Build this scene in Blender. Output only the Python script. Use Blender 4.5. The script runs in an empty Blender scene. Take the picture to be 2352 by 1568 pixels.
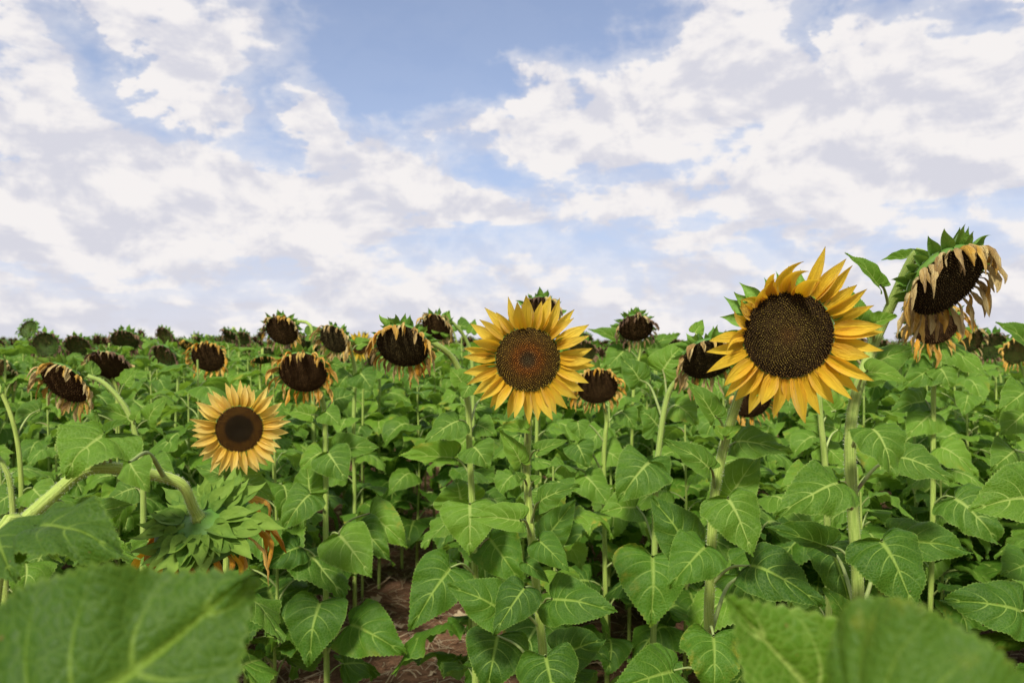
import bpy, math, random
import numpy as np
from mathutils import Vector, Matrix, noise

R = math.radians
PI = math.pi
rnd = random.Random(7)
C = bpy.context.scene.collection
scene = bpy.context.scene

# ------------------------------------------------------------------ camera, sky, sun, exposure
EYE = 1.5
cam_data = bpy.data.cameras.new('camera')
cam_data.lens = 28.0
cam_data.sensor_width = 36.0
cam_data.clip_start = 0.02
cam_data.clip_end = 2000
cam_data.dof.use_dof = True
cam_data.dof.focus_distance = 1.65
cam_data.dof.aperture_fstop = 5.6
cam = bpy.data.objects.new('camera', cam_data)
C.objects.link(cam)
cam.location = (0, 0, EYE)
cam.rotation_euler = (PI / 2, 0, 0)
scene.camera = cam

SUN_EL, SUN_AZ = 48.0, 198.0        # compass style: measured clockwise from +Y
sun_data = bpy.data.lights.new('sun', 'SUN')
sun_data.energy = 4.0
sun_data.angle = R(9)
sun_data.color = (1.0, 0.94, 0.84)
sun = bpy.data.objects.new('sun', sun_data)
C.objects.link(sun)
to_sun = Vector((math.sin(R(SUN_AZ)) * math.cos(R(SUN_EL)), math.cos(R(SUN_AZ)) * math.cos(R(SUN_EL)), math.sin(R(SUN_EL))))
sun.rotation_euler = to_sun.to_track_quat('Z', 'Y').to_euler()
sun.location = (0, 0, 20)

vs = scene.view_settings
vs.view_transform = 'Standard'
vs.look = 'None'
vs.exposure = 0.55
vs.gamma = 1.0
vs.use_curve_mapping = False
scene.cycles.max_bounces = 8
scene.cycles.diffuse_bounces = 4
scene.cycles.transmission_bounces = 4
scene.cycles.glossy_bounces = 2
scene.cycles.use_denoising = True


class N:
    """small helper for node trees"""
    def __init__(self, tree):
        self.t = tree
        self.n = tree.nodes
        self.l = tree.links

    def new(self, kind, **kw):
        o = self.n.new(kind)
        for k, v in kw.items():
            setattr(o, k, v)
        return o

    def put(self, sock, v):
        if isinstance(v, bpy.types.NodeSocket):
            self.l.new(v, sock)
        elif v is not None:
            if isinstance(v, (tuple, list)) and len(v) == 3 and sock.type == 'RGBA':
                v = (*v, 1)
            sock.default_value = v

    def m(self, op, a, b=None, c=None, clamp=False):
        o = self.n.new('ShaderNodeMath')
        o.operation = op
        o.use_clamp = clamp
        self.put(o.inputs[0], a)
        self.put(o.inputs[1], b)
        self.put(o.inputs[2], c)
        return o.outputs[0]

    def mix(self, f, a, b):
        o = self.n.new('ShaderNodeMix')
        o.data_type = 'RGBA'
        self.put(o.inputs[0], f)
        self.put(o.inputs[6], a)
        self.put(o.inputs[7], b)
        return o.outputs[2]

    def mul(self, a, b):
        o = self.n.new('ShaderNodeMix')
        o.data_type = 'RGBA'
        o.blend_type = 'MULTIPLY'
        o.inputs[0].default_value = 1
        self.put(o.inputs[6], a)
        self.put(o.inputs[7], b)
        return o.outputs[2]

    def step(self, v, lo, hi, a=0.0, b=1.0):
        o = self.n.new('ShaderNodeMapRange')
        o.interpolation_type = 'SMOOTHSTEP'
        for s, x in zip(o.inputs[:5], (v, lo, hi, a, b)):
            self.put(s, x)
        return o.outputs[0]

    def noise(self, vec, scale, detail=4, rough=0.55, dist=0.0):
        o = self.n.new('ShaderNodeTexNoise')
        self.put(o.inputs['Vector'], vec)
        o.inputs['Scale'].default_value = scale
        o.inputs['Detail'].default_value = detail
        o.inputs['Roughness'].default_value = rough
        o.inputs['Distortion'].default_value = dist
        return o.outputs[0]

    def ramp(self, f, stops):
        o = self.n.new('ShaderNodeValToRGB')
        cr = o.color_ramp
        while len(cr.elements) > 1:
            cr.elements.remove(cr.elements[-1])
        cr.elements[0].position = stops[0][0]
        cr.elements[0].color = (*stops[0][1], 1)
        for p, c in stops[1:]:
            e = cr.elements.new(p)
            e.color = (*c, 1)
        self.put(o.inputs[0], f)
        return o.outputs[0]


def make_world():
    w = bpy.data.worlds.new('World')
    scene.world = w
    w.use_nodes = True
    w.node_tree.nodes.clear()
    k = N(w.node_tree)
    out = k.new('ShaderNodeOutputWorld')
    bg = k.new('ShaderNodeBackground')
    sky = k.new('ShaderNodeTexSky', sky_type='NISHITA')
    sky.sun_disc = False
    sky.sun_elevation = R(SUN_EL)
    sky.sun_rotation = R(SUN_AZ)
    sky.air_density = 1.0
    sky.dust_density = 0.6
    sky.ozone_density = 2.0
    tc = k.new('ShaderNodeTexCoord')
    d = tc.outputs['Generated']
    sep = k.new('ShaderNodeSeparateXYZ')
    k.put(sep.inputs[0], d)
    x, y, z = sep.outputs
    az = k.m('ARCTAN2', x, y)
    el = k.m('ARCSINE', z)
    # cloud layer seen in perspective and the roundish cumulus pattern
    zz = k.m('ADD', k.m('ABSOLUTE', z), 0.13)
    cp = k.new('ShaderNodeCombineXYZ')
    k.put(cp.inputs[0], k.m('DIVIDE', x, zz))
    k.put(cp.inputs[1], k.m('DIVIDE', y, zz))
    n_plane = k.noise(cp.outputs[0], 1.1, 8, 0.6, 0.3)
    ca = k.new('ShaderNodeCombineXYZ')
    k.put(ca.inputs[0], az)
    k.put(ca.inputs[1], k.m('MULTIPLY', el, 1.5))
    n_puff = k.noise(ca.outputs[0], 9.0, 10, 0.6, 0.25)
    cup = k.new('ShaderNodeCombineXYZ')
    k.put(cup.inputs[0], k.m('ADD', az, 0.006))
    k.put(cup.inputs[1], k.m('MULTIPLY', k.m('ADD', el, 0.022), 1.5))
    n_puff_up = k.noise(cup.outputs[0], 9.0, 5, 0.55, 0.25)
    cs = k.new('ShaderNodeCombineXYZ')
    k.put(cs.inputs[0], k.m('MULTIPLY', az, 1.0))
    k.put(cs.inputs[1], k.m('MULTIPLY', el, 6.0))
    n_streak = k.noise(cs.outputs[0], 6.0, 7, 0.58, 0.4)

    # (X, Y, rx, ry, rotation, weight) in 2352-wide picture units, turned into azimuth / elevation
    blobs = [
        (330, 40, 480, 150, -8, .75), (560, 110, 150, 70, -15, .35), (640, 30, 90, 50, -35, .25),
        (60, 230, 230, 200, 0, .55), (400, 210, 150, 110, -25, .5), (520, 250, 130, 70, -35, .45),
        (250, 340, 520, 120, -12, .5), (90, 480, 420, 170, 0, .6), (480, 450, 330, 120, -8, .55),
        (690, 262, 80, 80, 20, .95), (785, 280, 95, 55, -30, .8), (760, 390, 240, 110, -25, .55),
        (955, 370, 165, 115, -35, 1.0), (1080, 462, 170, 60, -8, .8), (690, 490, 220, 120, -25, .45),
        (1235, 180, 70, 60, 0, .9), (1400, 200, 300, 160, 15, .62), (1230, 300, 330, 85, 0, .6), (1060, 290, 130, 60, -15, .5),
        (1560, 300, 420, 200, 0, .5), (1720, 60, 180, 190, 10, .85), (1880, 200, 360, 140, -5, .42),
        (2150, 250, 400, 170, 10, .55), (2340, 130, 200, 150, 25, .6), (2060, 350, 560, 170, -5, .45),
        (2060, 105, 100, 55, 15, .5), (1975, 50, 50, 110, 20, .4), (2190, 5, 150, 40, 5, .45), (2300, 330, 300, 260, 0, .3),
        (1330, 480, 300, 60, -5, .35), (1280, 545, 120, 35, 0, .3), (1650, 470, 260, 90, 10, .3), (1850, 430, 260, 110, 0, .2),
        # openings of blue
        (1180, 50, 600, 220, 5, -.95), (900, 230, 300, 160, -35, -.75), (1620, 30, 90, 50, 0, .1), (240, 150, 210, 55, -38, -.95), (600, 240, 80, 120, 30, -.6),
        (1150, 390, 130, 80, -20, -.75), (610, 350, 120, 60, -30, -.6), (900, 300, 110, 40, -30, -.4),
        (1890, 85, 140, 60, -35, -.5), (1100, 530, 300, 55, 0, -.32), (1520, 410, 180, 35, 5, -.3),
        (2230, 430, 230, 35, 3, -.3), (2200, 60, 170, 50, -25, -.45), (1730, 440, 90, 30, 10, -.28), (1400, 570, 360, 35, 0, -.3),
        (150, 655, 320, 30, -4, -.35), (430, 700, 300, 24, -4, -.35), (640, 560, 260, 22, -3, -.2), (2150, 500, 300, 30, 4, -.2),
    ]
    F = 1829.0
    total = None
    for (X, Y, rx, ry, rot, wgt) in blobs:
        tx, tz = (X - 1176) / F, (786 - Y) / F
        a0 = math.atan(tx)
        e0 = math.atan(tz * math.cos(a0))
        mp = k.new('ShaderNodeMapping', vector_type='TEXTURE')
        mp.inputs['Location'].default_value = (a0, e0, 0)
        mp.inputs['Rotation'].default_value = (0, 0, R(rot))
        mp.inputs['Scale'].default_value = (rx / F * math.cos(a0), ry / F, 1)
        vv = k.new('ShaderNodeCombineXYZ') if total is None and False else None
        if total is None:
            cz = k.new('ShaderNodeCombineXYZ')
            wx = k.m('MULTIPLY', k.m('SUBTRACT', n_puff, 0.5), 0.24)
            wz = k.m('MULTIPLY', k.m('SUBTRACT', n_plane, 0.5), 0.16)
            k.put(cz.inputs[0], k.m('ADD', az, wx))
            k.put(cz.inputs[1], k.m('ADD', el, wz))
            azel = cz.outputs[0]
        k.put(mp.inputs[0], azel)
        ln = k.new('ShaderNodeVectorMath', operation='LENGTH')
        k.put(ln.inputs[0], mp.outputs[0])
        g = k.step(ln.outputs['Value'], 0.1, 1.35, wgt * .85, 0.0)
        total = g if total is None else k.m('ADD', total, g)
    # coverage away from the frame is the same broken cloud as inside it
    base = k.step(el, 0.04, 0.24, 0.50, 0.02)
    off = k.m('MAXIMUM', k.step(k.m('ABSOLUTE', az), 0.62, 0.9), k.step(el, 0.42, 0.6))
    base = k.m('ADD', base, k.m('MULTIPLY', off, 0.30))
    dens = k.m('ADD', total, base)
    dens = k.m('ADD', dens, k.m('MULTIPLY', k.m('SUBTRACT', n_puff, 0.5), 1.5))
    dens = k.m('ADD', dens, k.m('MULTIPLY', k.m('SUBTRACT', n_plane, 0.5), 0.7))
    dens = k.m('ADD', dens, k.m('MULTIPLY', k.m('SUBTRACT', n_streak, 0.5), 0.7))
    bil = k.noise(ca.outputs[0], 15.0, 6, 0.55, 0.0)
    bil = k.m('SUBTRACT', 0.10, k.m('MULTIPLY', k.m('ABSOLUTE', k.m('SUBTRACT', bil, 0.5)), 2.6))
    dens = k.m('ADD', dens, k.m('MULTIPLY', bil, 0.75))
    mask = k.step(dens, 0.07, 0.54)
    thin = k.step(dens, -0.5, 0.4, 0.06, 0.5)
    cover = k.m('MAXIMUM', mask, thin)
    # cloud brightness: thick parts and bases greyer, sunward edges whiter
    lit = k.m('ADD', 0.50, k.m('MULTIPLY', k.m('SUBTRACT', n_puff, n_puff_up), 5.2))
    lit = k.m('ADD', lit, k.m('MULTIPLY', k.m('SUBTRACT', n_streak, 0.5), 1.2))
    lit = k.m('ADD', lit, k.step(el, 0.0, 0.12, -0.22, 0.12))
    lit = k.m('ADD', lit, k.m('MULTIPLY', k.m('SUBTRACT', n_plane, 0.5), -1.1))
    lit = k.step(lit, 0.0, 1.0)
    ccol = k.mix(lit, (6.45, 6.45, 7.15), (8.6, 8.3, 8.25))
    blue = k.mul(sky.outputs[0], (1.10, 1.04, 1.14))
    # pale lower air
    blue = k.mix(k.step(el, 0.0, 0.42, 0.85, 0.30), blue, k.mix(k.step(el, 0.0, 0.16), (6.9, 7.0, 8.1), (4.9, 6.1, 8.6)))
    col = k.mix(cover, blue, ccol)
    k.put(bg.inputs[0], col)
    bg.inputs[1].default_value = 0.073
    k.l.new(bg.outputs[0], out.inputs[0])


make_world()

# ------------------------------------------------------------------ materials
def new_mat(name):
    m = bpy.data.materials.new(name)
    m.use_nodes = True
    m.node_tree.nodes.clear()
    k = N(m.node_tree)
    out = k.new('ShaderNodeOutputMaterial')
    return m, k, out


def principled(k, col, rough=0.6, normal=None, sheen=0.0, spec=0.4):
    p = k.new('ShaderNodeBsdfPrincipled')
    k.put(p.inputs['Base Color'], col)
    k.put(p.inputs['Roughness'], rough)
    p.inputs['Specular IOR Level'].default_value = spec
    p.inputs['Sheen Weight'].default_value = sheen
    p.inputs['Sheen Roughness'].default_value = 0.4
    if normal is not None:
        k.put(p.inputs['Normal'], normal)
    return p.outputs[0]


def translucent_mix(k, shader, col, amount, normal=None):
    t = k.new('ShaderNodeBsdfTranslucent')
    k.put(t.inputs[0], col)
    if normal is not None:
        k.put(t.inputs['Normal'], normal)
    mx = k.new('ShaderNodeMixShader')
    k.put(mx.inputs[0], amount)
    k.l.new(shader, mx.inputs[1])
    k.l.new(t.outputs[0], mx.inputs[2])
    return mx.outputs[0]


def bump(k, h, dist, strength=1.0):
    b = k.new('ShaderNodeBump')
    b.inputs['Distance'].default_value = dist
    b.inputs['Strength'].default_value = strength
    k.put(b.inputs['Height'], h)
    return b.outputs[0]


def leaf_material(name, dark, light, vein, veins=True, spread=1.0):
    m, k, out = new_mat(name)
    tc = k.new('ShaderNodeTexCoord')
    oi = k.new('ShaderNodeObjectInfo')
    geo = k.new('ShaderNodeNewGeometry')
    big = k.noise(geo.outputs['Position'], 5.0, 3)
    fine = k.noise(tc.outputs['Object'], 9.0, 6, 0.65)
    v = k.m('ADD', k.m('MULTIPLY', oi.outputs['Random'], 0.45 * spread), k.m('MULTIPLY', big, 0.6))
    v = k.m('ADD', v, k.m('MULTIPLY', fine, 0.45))
    v = k.step(v, 0.25, 1.15)
    col = k.mix(v, dark, light)
    h = fine
    if veins:
        uv = k.new('ShaderNodeSeparateXYZ')
        k.put(uv.inputs[0], tc.outputs['UV'])
        a = k.m('ABSOLUTE', k.m('MULTIPLY', k.m('SUBTRACT', uv.outputs[0], 0.5), 2.0))
        t = uv.outputs[1]
        mid = k.step(a, 0.02, k.m('ADD', 0.06, k.m('MULTIPLY', t, 0.07)), 1, 0)
        fr = k.m('ABSOLUTE', k.m('SUBTRACT', k.m('FRACT', k.m('MULTIPLY', k.m('ADD', t, k.m('MULTIPLY', k.m('MULTIPLY', a, a), -0.05)), 7.0)), 0.5))
        wdt = k.m('SUBTRACT', 0.078, k.m('MULTIPLY', a, 0.045))
        sec = k.m('MULTIPLY', k.step(fr, k.m('MULTIPLY', wdt, 0.35), wdt, 1, 0), k.step(a, 0.1, 1.0, 0.85, 0.2))
        vo = k.new('ShaderNodeTexVoronoi', feature='DISTANCE_TO_EDGE')
        k.put(vo.inputs['Vector'], tc.outputs['Object'])
        vo.inputs['Scale'].default_value = 22.0
        net = k.step(vo.outputs['Distance'], 0.02, 0.12, 1, 0)
        vn = k.m('MAXIMUM', mid, sec)
        full = k.m('MAXIMUM', vn, k.m('MULTIPLY', net, 0.16), clamp=True)
        col = k.mix(full, col, vein)
        puff = k.m('MULTIPLY', k.m('POWER', k.m('MULTIPLY', fr, 2.0), 0.6), 0.0)
        h = k.m('SUBTRACT', k.m('ADD', k.m('MULTIPLY', fine, 0.5), k.m('MULTIPLY', k.step(vo.outputs['Distance'], 0, 0.3), 0.25)), k.m('MULTIPLY', vn, 0.15))
        # a thin pale margin of hairs, and the odd brown nibble or spot
        edge = k.step(a, 0.955, 1.0)
        col = k.mix(k.m('MULTIPLY', edge, 0.45), col, vein)
        yl = k.m('MULTIPLY', k.step(a, 0.45, 1.0), k.step(k.noise(tc.outputs['Object'], 3.0, 4, 0.6), 0.50, 0.66))
        yl = k.m('MULTIPLY', yl, k.step(oi.outputs['Random'], 0.72, 0.95, 0, 0.75))
        col = k.mix(yl, col, (0.30, 0.27, 0.03))
        sp = k.noise(tc.outputs['Object'], 14.0, 2, 0.5)
        col = k.mix(k.step(sp, 0.745, 0.775, 0, 0.75), col, (0.16, 0.09, 0.03))
    # underside is paler and greyer
    col2 = k.mix(geo.outputs['Backfacing'], col, k.mix(0.4, col, (0.20, 0.33, 0.09)))
    nrm = bump(k, h, 0.012 if veins else 0.01, 0.32)
    s = principled(k, col2, 0.55, nrm, 0.0, 0.2)
    tcol = k.mix(0.5, col2, (0.34, 0.58, 0.015))
    s = translucent_mix(k, s, tcol, 0.34)
    k.l.new(s, out.inputs[0])
    return m


M = {}
M['leaf'] = leaf_material('sunflower_leaf', (0.024, 0.082, 0.004), (0.125, 0.248, 0.018), (0.30, 0.41, 0.09))
M['leaf_low'] = leaf_material('sunflower_leaf_shaded', (0.014, 0.056, 0.004), (0.064, 0.160, 0.010), (0.22, 0.33, 0.055))  # darker copy for the low leaves: shade under the canopy put into the colour
M['leaf_yellow'] = leaf_material('sunflower_leaf_yellowed', (0.14, 0.15, 0.025), (0.38, 0.32, 0.05), (0.45, 0.40, 0.15))
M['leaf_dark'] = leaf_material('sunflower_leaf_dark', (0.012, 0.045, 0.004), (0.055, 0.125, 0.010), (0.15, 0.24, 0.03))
M['leaf_far'] = leaf_material('sunflower_leaf_far', (0.034, 0.105, 0.006), (0.140, 0.270, 0.022), (0.3, 0.4, 0.15), veins=False)


def stem_material():
    m, k, out = new_mat('sunflower_stem')
    tc = k.new('ShaderNodeTexCoord')
    oi = k.new('ShaderNodeObjectInfo')
    uv = k.new('ShaderNodeSeparateXYZ')
    k.put(uv.inputs[0], tc.outputs['UV'])
    st = k.new('ShaderNodeCombineXYZ')
    k.put(st.inputs[0], k.m('MULTIPLY', uv.outputs[0], 14.0))
    k.put(st.inputs[1], k.m('MULTIPLY', uv.outputs[1], 1.5))
    stripes = k.noise(st.outputs[0], 1.0, 4, 0.6)
    fuzz = k.noise(tc.outputs['Object'], 260.0, 2, 0.6)
    col = k.mix(k.step(stripes, 0.3, 0.7), (0.180, 0.265, 0.030), (0.40, 0.50, 0.11))
    col = k.mix(k.m('MULTIPLY', oi.outputs['Random'], 0.35), col, (0.16, 0.26, 0.07))
    col = k.mix(k.step(fuzz, 0.55, 0.75, 0, 0.2), col, (0.45, 0.52, 0.20))
    blot = k.noise(tc.outputs['Object'], 22.0, 3, 0.6)
    col = k.mix(k.step(blot, 0.66, 0.8, 0, 0.3), col, (0.16, 0.09, 0.06))
    h = k.m('ADD', stripes, k.m('MULTIPLY', fuzz, 0.4))
    s = principled(k, col, 0.6, bump(k, h, 0.003, 0.7), 0.05, 0.25)
    k.l.new(s, out.inputs[0])
    return m


M['stem'] = stem_material()


def simple_material(name, c1, c2, scale=8.0, rough=0.65, trans=0.0, tcol=None, rand=0.5, bumpd=0.0, sheen=0.0, stops=None):
    m, k, out = new_mat(name)
    tc = k.new('ShaderNodeTexCoord')
    oi = k.new('ShaderNodeObjectInfo')
    n = k.noise(tc.outputs['Object'], scale, 5, 0.6)
    f = k.m('ADD', k.m('MULTIPLY', oi.outputs['Random'], rand), k.m('MULTIPLY', n, 1.0))
    f = k.step(f, 0.28, 0.75 + rand)
    col = k.ramp(f, stops) if stops else k.mix(f, c1, c2)
    nr = bump(k, n, bumpd) if bumpd else None
    s = principled(k, col, rough, nr, sheen, 0.3)
    if trans:
        s = translucent_mix(k, s, tcol if tcol else col, trans)
    k.l.new(s, out.inputs[0])
    return m


M['petiole'] = simple_material('leaf_stalk', (0.16, 0.24, 0.06), (0.36, 0.42, 0.15), 3.0, 0.6, rand=0.5,
                               stops=[(0.0, (0.20, 0.10, 0.07)), (0.18, (0.17, 0.22, 0.06)), (1.0, (0.34, 0.42, 0.14))])
M['hair'] = simple_material('stem_hair', (0.5, 0.55, 0.35), (0.75, 0.78, 0.6), 3.0, 0.6, trans=0.4)
M['bract'] = simple_material('green_bract', (0.050, 0.150, 0.010), (0.170, 0.310, 0.040), 4.0, 0.6, trans=0.2, tcol=(0.28, 0.46, 0.05), bumpd=0.004, sheen=0.05)
M['bract_pale'] = simple_material('pale_green_bract', (0.050, 0.120, 0.008), (0.17, 0.27, 0.032), 3.0, 0.75, trans=0.25, tcol=(0.28, 0.46, 0.05), bumpd=0.004, sheen=0.05)
M['receptacle'] = simple_material('green_receptacle', (0.045, 0.13, 0.012), (0.13, 0.24, 0.03), 12.0, 0.6, sheen=0.2)


def petal_material(name, base, tip, deep):
    m, k, out = new_mat(name)
    tc = k.new('ShaderNodeTexCoord')
    oi = k.new('ShaderNodeObjectInfo')
    uv = k.new('ShaderNodeSeparateXYZ')
    k.put(uv.inputs[0], tc.outputs['UV'])
    st = k.new('ShaderNodeCombineXYZ')
    k.put(st.inputs[0], k.m('MULTIPLY', uv.outputs[0], 16.0))
    k.put(st.inputs[1], uv.outputs[1])
    k.put(st.inputs[2], k.m('MULTIPLY', oi.outputs['Random'], 20.0))
    lines = k.noise(st.outputs[0], 1.0, 3, 0.55)
    n = k.noise(tc.outputs['Object'], 5.0, 4, 0.6)
    col = k.mix(k.step(uv.outputs[1], 0.0, 0.75), base, tip)
    col = k.mix(k.m('MULTIPLY', k.step(lines, 0.50, 0.72), 0.42), col, deep)
    col = k.mix(k.m('MULTIPLY', oi.outputs['Random'], 0.3), col, deep)
    col = k.mix(k.m('MULTIPLY', k.step(n, 0.55, 0.8), 0.25), col, deep)
    # browned very tips and small dark specks
    col = k.mix(k.step(k.m('ADD', uv.outputs[1], k.m('MULTIPLY', n, 0.06)), 0.965, 1.03, 0, 0.8), col, (0.16, 0.06, 0.01))
    sv = k.new('ShaderNodeCombineXYZ')
    k.put(sv.inputs[0], k.m('MULTIPLY', uv.outputs[0], 5.0))
    k.put(sv.inputs[1], k.m('MULTIPLY', uv.outputs[1], 9.0))
    k.put(sv.inputs[2], k.m('MULTIPLY', oi.outputs['Random'], 40.0))
    vo = k.new('ShaderNodeTexVoronoi')
    k.put(vo.inputs['Vector'], sv.outputs[0])
    vo.inputs['Scale'].default_value = 1.4
    spk = k.m('MULTIPLY', k.step(vo.outputs['Distance'], 0.07, 0.12, 1, 0), k.m('GREATER_THAN', n, 0.50))
    col = k.mix(k.m('MULTIPLY', spk, 0.8), col, (0.07, 0.03, 0.01))
    s = principled(k, col, 0.55, bump(k, lines, 0.02, 0.7), 0.15, 0.25)
    s = translucent_mix(k, s, k.mix(0.5, col, deep), 0.42)
    k.l.new(s, out.inputs[0])
    return m


M['petal'] = petal_material('yellow_petal', (0.88, 0.50, 0.015), (1.0, 0.74, 0.09), (0.93, 0.57, 0.010))
M['petal_pale'] = petal_material('pale_yellow_petal', (0.90, 0.56, 0.04), (1.0, 0.78, 0.22), (0.96, 0.64, 0.06))
M['petal_orange'] = petal_material('golden_petal', (0.86, 0.47, 0.012), (1.0, 0.71, 0.055), (0.92, 0.53, 0.010))


def dry_material(name, stops, rand=0.9):
    m, k, out = new_mat(name)
    tc = k.new('ShaderNodeTexCoord')
    oi = k.new('ShaderNodeObjectInfo')
    geo = k.new('ShaderNodeNewGeometry')
    uv = k.new('ShaderNodeSeparateXYZ')
    k.put(uv.inputs[0], tc.outputs['UV'])
    st = k.new('ShaderNodeCombineXYZ')
    k.put(st.inputs[0], k.m('MULTIPLY', uv.outputs[0], 9.0))
    k.put(st.inputs[1], k.m('MULTIPLY', uv.outputs[1], 2.0))
    k.put(st.inputs[2], k.m('MULTIPLY', oi.outputs['Random'], 30.0))
    lines = k.noise(st.outputs[0], 1.0, 4, 0.6)
    pos = k.noise(geo.outputs['Position'], 40.0, 2)
    f = k.m('ADD', k.m('MULTIPLY', lines, 0.75), k.m('MULTIPLY', k.m('SUBTRACT', k.m('MULTIPLY', k.m('ADD', oi.outputs['Random'], pos), 0.5), 0.25), rand))
    col = k.ramp(k.step(f, 0.05, 0.85), stops)
    s = principled(k, col, 0.7, bump(k, lines, 0.02, 0.8), 0.1, 0.2)
    s = translucent_mix(k, s, col, 0.22)
    k.l.new(s, out.inputs[0])
    return m


BROWN, TAN, OCH, ORG = (0.12, 0.055, 0.025), (0.37, 0.23, 0.11), (0.50, 0.27, 0.06), (0.62, 0.27, 0.02)
M['dry_tan'] = dry_material('withered_petal_tan', [(0.0, (0.16, 0.08, 0.03)), (0.28, (0.34, 0.20, 0.06)), (0.6, (0.52, 0.35, 0.11)), (1.0, (0.74, 0.58, 0.24))])
M['dry_mid'] = dry_material('withered_petal_ochre', [(0.0, (0.22, 0.10, 0.02)), (0.35, (0.50, 0.27, 0.04)), (0.75, (0.66, 0.38, 0.05)), (1.0, (0.76, 0.52, 0.13))])
M['dry_orange'] = dry_material('withered_petal_orange', [(0.0, (0.28, 0.11, 0.01)), (0.35, (0.64, 0.29, 0.012)), (0.7, (0.76, 0.37, 0.02)), (1.0, (0.80, 0.52, 0.12))])
M['dry_far'] = dry_material('withered_petal_brown', [(0.0, (0.07, 0.04, 0.025)), (0.5, (0.17, 0.09, 0.05)), (1.0, (0.30, 0.18, 0.09))])


def disc_material(name, stops, tips):
    """UV x = distance from the centre of the disc, UV y = a random value per floret"""
    m, k, out = new_mat(name)
    tc = k.new('ShaderNodeTexCoord')
    uv = k.new('ShaderNodeSeparateXYZ')
    k.put(uv.inputs[0], tc.outputs['UV'])
    n = k.noise(tc.outputs['Object'], 3.0, 3)
    rr = k.m('ADD', uv.outputs[0], k.m('MULTIPLY', k.m('SUBTRACT', n, 0.5), 0.08))
    col = k.ramp(rr, stops)
    tcol = k.ramp(rr, tips)
    col = k.mix(k.step(uv.outputs[1], 0.35, 1.0, 0.0, 0.9), col, tcol)
    s = principled(k, col, 0.85, None, 0.0, 0.06)
    k.l.new(s, out.inputs[0])
    return m


DK = (0.022, 0.013, 0.007)
M['disc_centre'] = disc_material('disc_two_tone', [(0, (0.03, 0.023, 0.010)), (0.22, (0.04, 0.022, 0.008)), (0.34, (0.085, 0.030, 0.006)), (0.62, (0.060, 0.032, 0.008)), (1, (0.045, 0.030, 0.008))],
                                 [(0, (0.13, 0.10, 0.05)), (0.17, (0.12, 0.09, 0.04)), (0.24, (0.45, 0.22, 0.06)), (0.42, (0.48, 0.17, 0.02)), (0.62, (0.34, 0.18, 0.025)), (1, (0.36, 0.26, 0.04))])
M['disc_small'] = disc_material('disc_dark_centre', [(0, (0.010, 0.007, 0.003)), (0.55, (0.012, 0.008, 0.003)), (0.7, (0.040, 0.018, 0.004)), (1, (0.032, 0.015, 0.004))],
                                [(0, (0.035, 0.026, 0.010)), (0.55, (0.055, 0.034, 0.011)), (0.72, (0.30, 0.16, 0.025)), (1, (0.24, 0.12, 0.02))])
M['disc_olive'] = disc_material('disc_olive', [(0, (0.05, 0.025, 0.008)), (0.3, (0.04, 0.024, 0.008)), (1, (0.026, 0.016, 0.007))],
                                [(0, (0.26, 0.15, 0.03)), (0.3, (0.26, 0.20, 0.04)), (0.75, (0.22, 0.16, 0.03)), (1, (0.16, 0.08, 0.02))])
M['disc_dark'] = disc_material('disc_ripe', [(0, (0.036, 0.020, 0.008)), (1, (0.032, 0.017, 0.007))], [(0, (0.17, 0.10, 0.035)), (1, (0.14, 0.08, 0.03))])
M['disc_olive_dark'] = disc_material('disc_ripe_olive', [(0, (0.028, 0.022, 0.009)), (1, (0.020, 0.014, 0.007))], [(0, (0.19, 0.15, 0.055)), (1, (0.15, 0.11, 0.04))])


def soil_material():
    m, k, out = new_mat('soil')
    geo = k.new('ShaderNodeNewGeometry')
    p = geo.outputs['Position']
    n1 = k.noise(p, 2.0, 6, 0.6)
    n2 = k.noise(p, 28.0, 8, 0.7)
    n3 = k.noise(p, 160.0, 3, 0.6)
    col = k.mix(k.step(n2, 0.32, 0.7), (0.105, 0.050, 0.027), (0.30, 0.165, 0.088))
    col = k.mix(k.step(n1, 0.35, 0.7, 0, 0.5), col, (0.20, 0.11, 0.065))
    col = k.mix(k.step(n3, 0.55, 0.75, 0, 0.5), col, (0.30, 0.20, 0.13))
    h = k.m('ADD', n2, k.m('MULTIPLY', n3, 0.3))
    s = principled(k, col, 0.9, bump(k, h, 0.04, 0.9), 0, 0.15)
    k.l.new(s, out.inputs[0])
    return m


M['soil'] = soil_material()
M['straw'] = dry_material('dry_straw', [(0.0, (0.14, 0.08, 0.04)), (0.5, (0.36, 0.24, 0.12)), (1.0, (0.60, 0.47, 0.28))], 1.6)

# ------------------------------------------------------------------ mesh helpers
def build_mesh(name, V, F, mats, uv=None, midx=None, smooth=True):
    me = bpy.data.meshes.new(name)
    me.from_pydata([tuple(v) for v in V], [], [tuple(f) for f in F])
    for m in mats:
        me.materials.append(m)
    if midx is not None:
        me.polygons.foreach_set('material_index', np.asarray(midx, dtype=np.int32))
    if smooth:
        me.polygons.foreach_set('use_smooth', np.ones(len(me.polygons), dtype=bool))
    if uv is not None:
        layer = me.uv_layers.new(name='UVMap')
        idx = np.empty(len(me.loops), dtype=np.int32)
        me.loops.foreach_get('vertex_index', idx)
        layer.data.foreach_set('uv', np.asarray(uv, dtype=np.float32)[idx].ravel())
    me.update()
    return me


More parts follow.
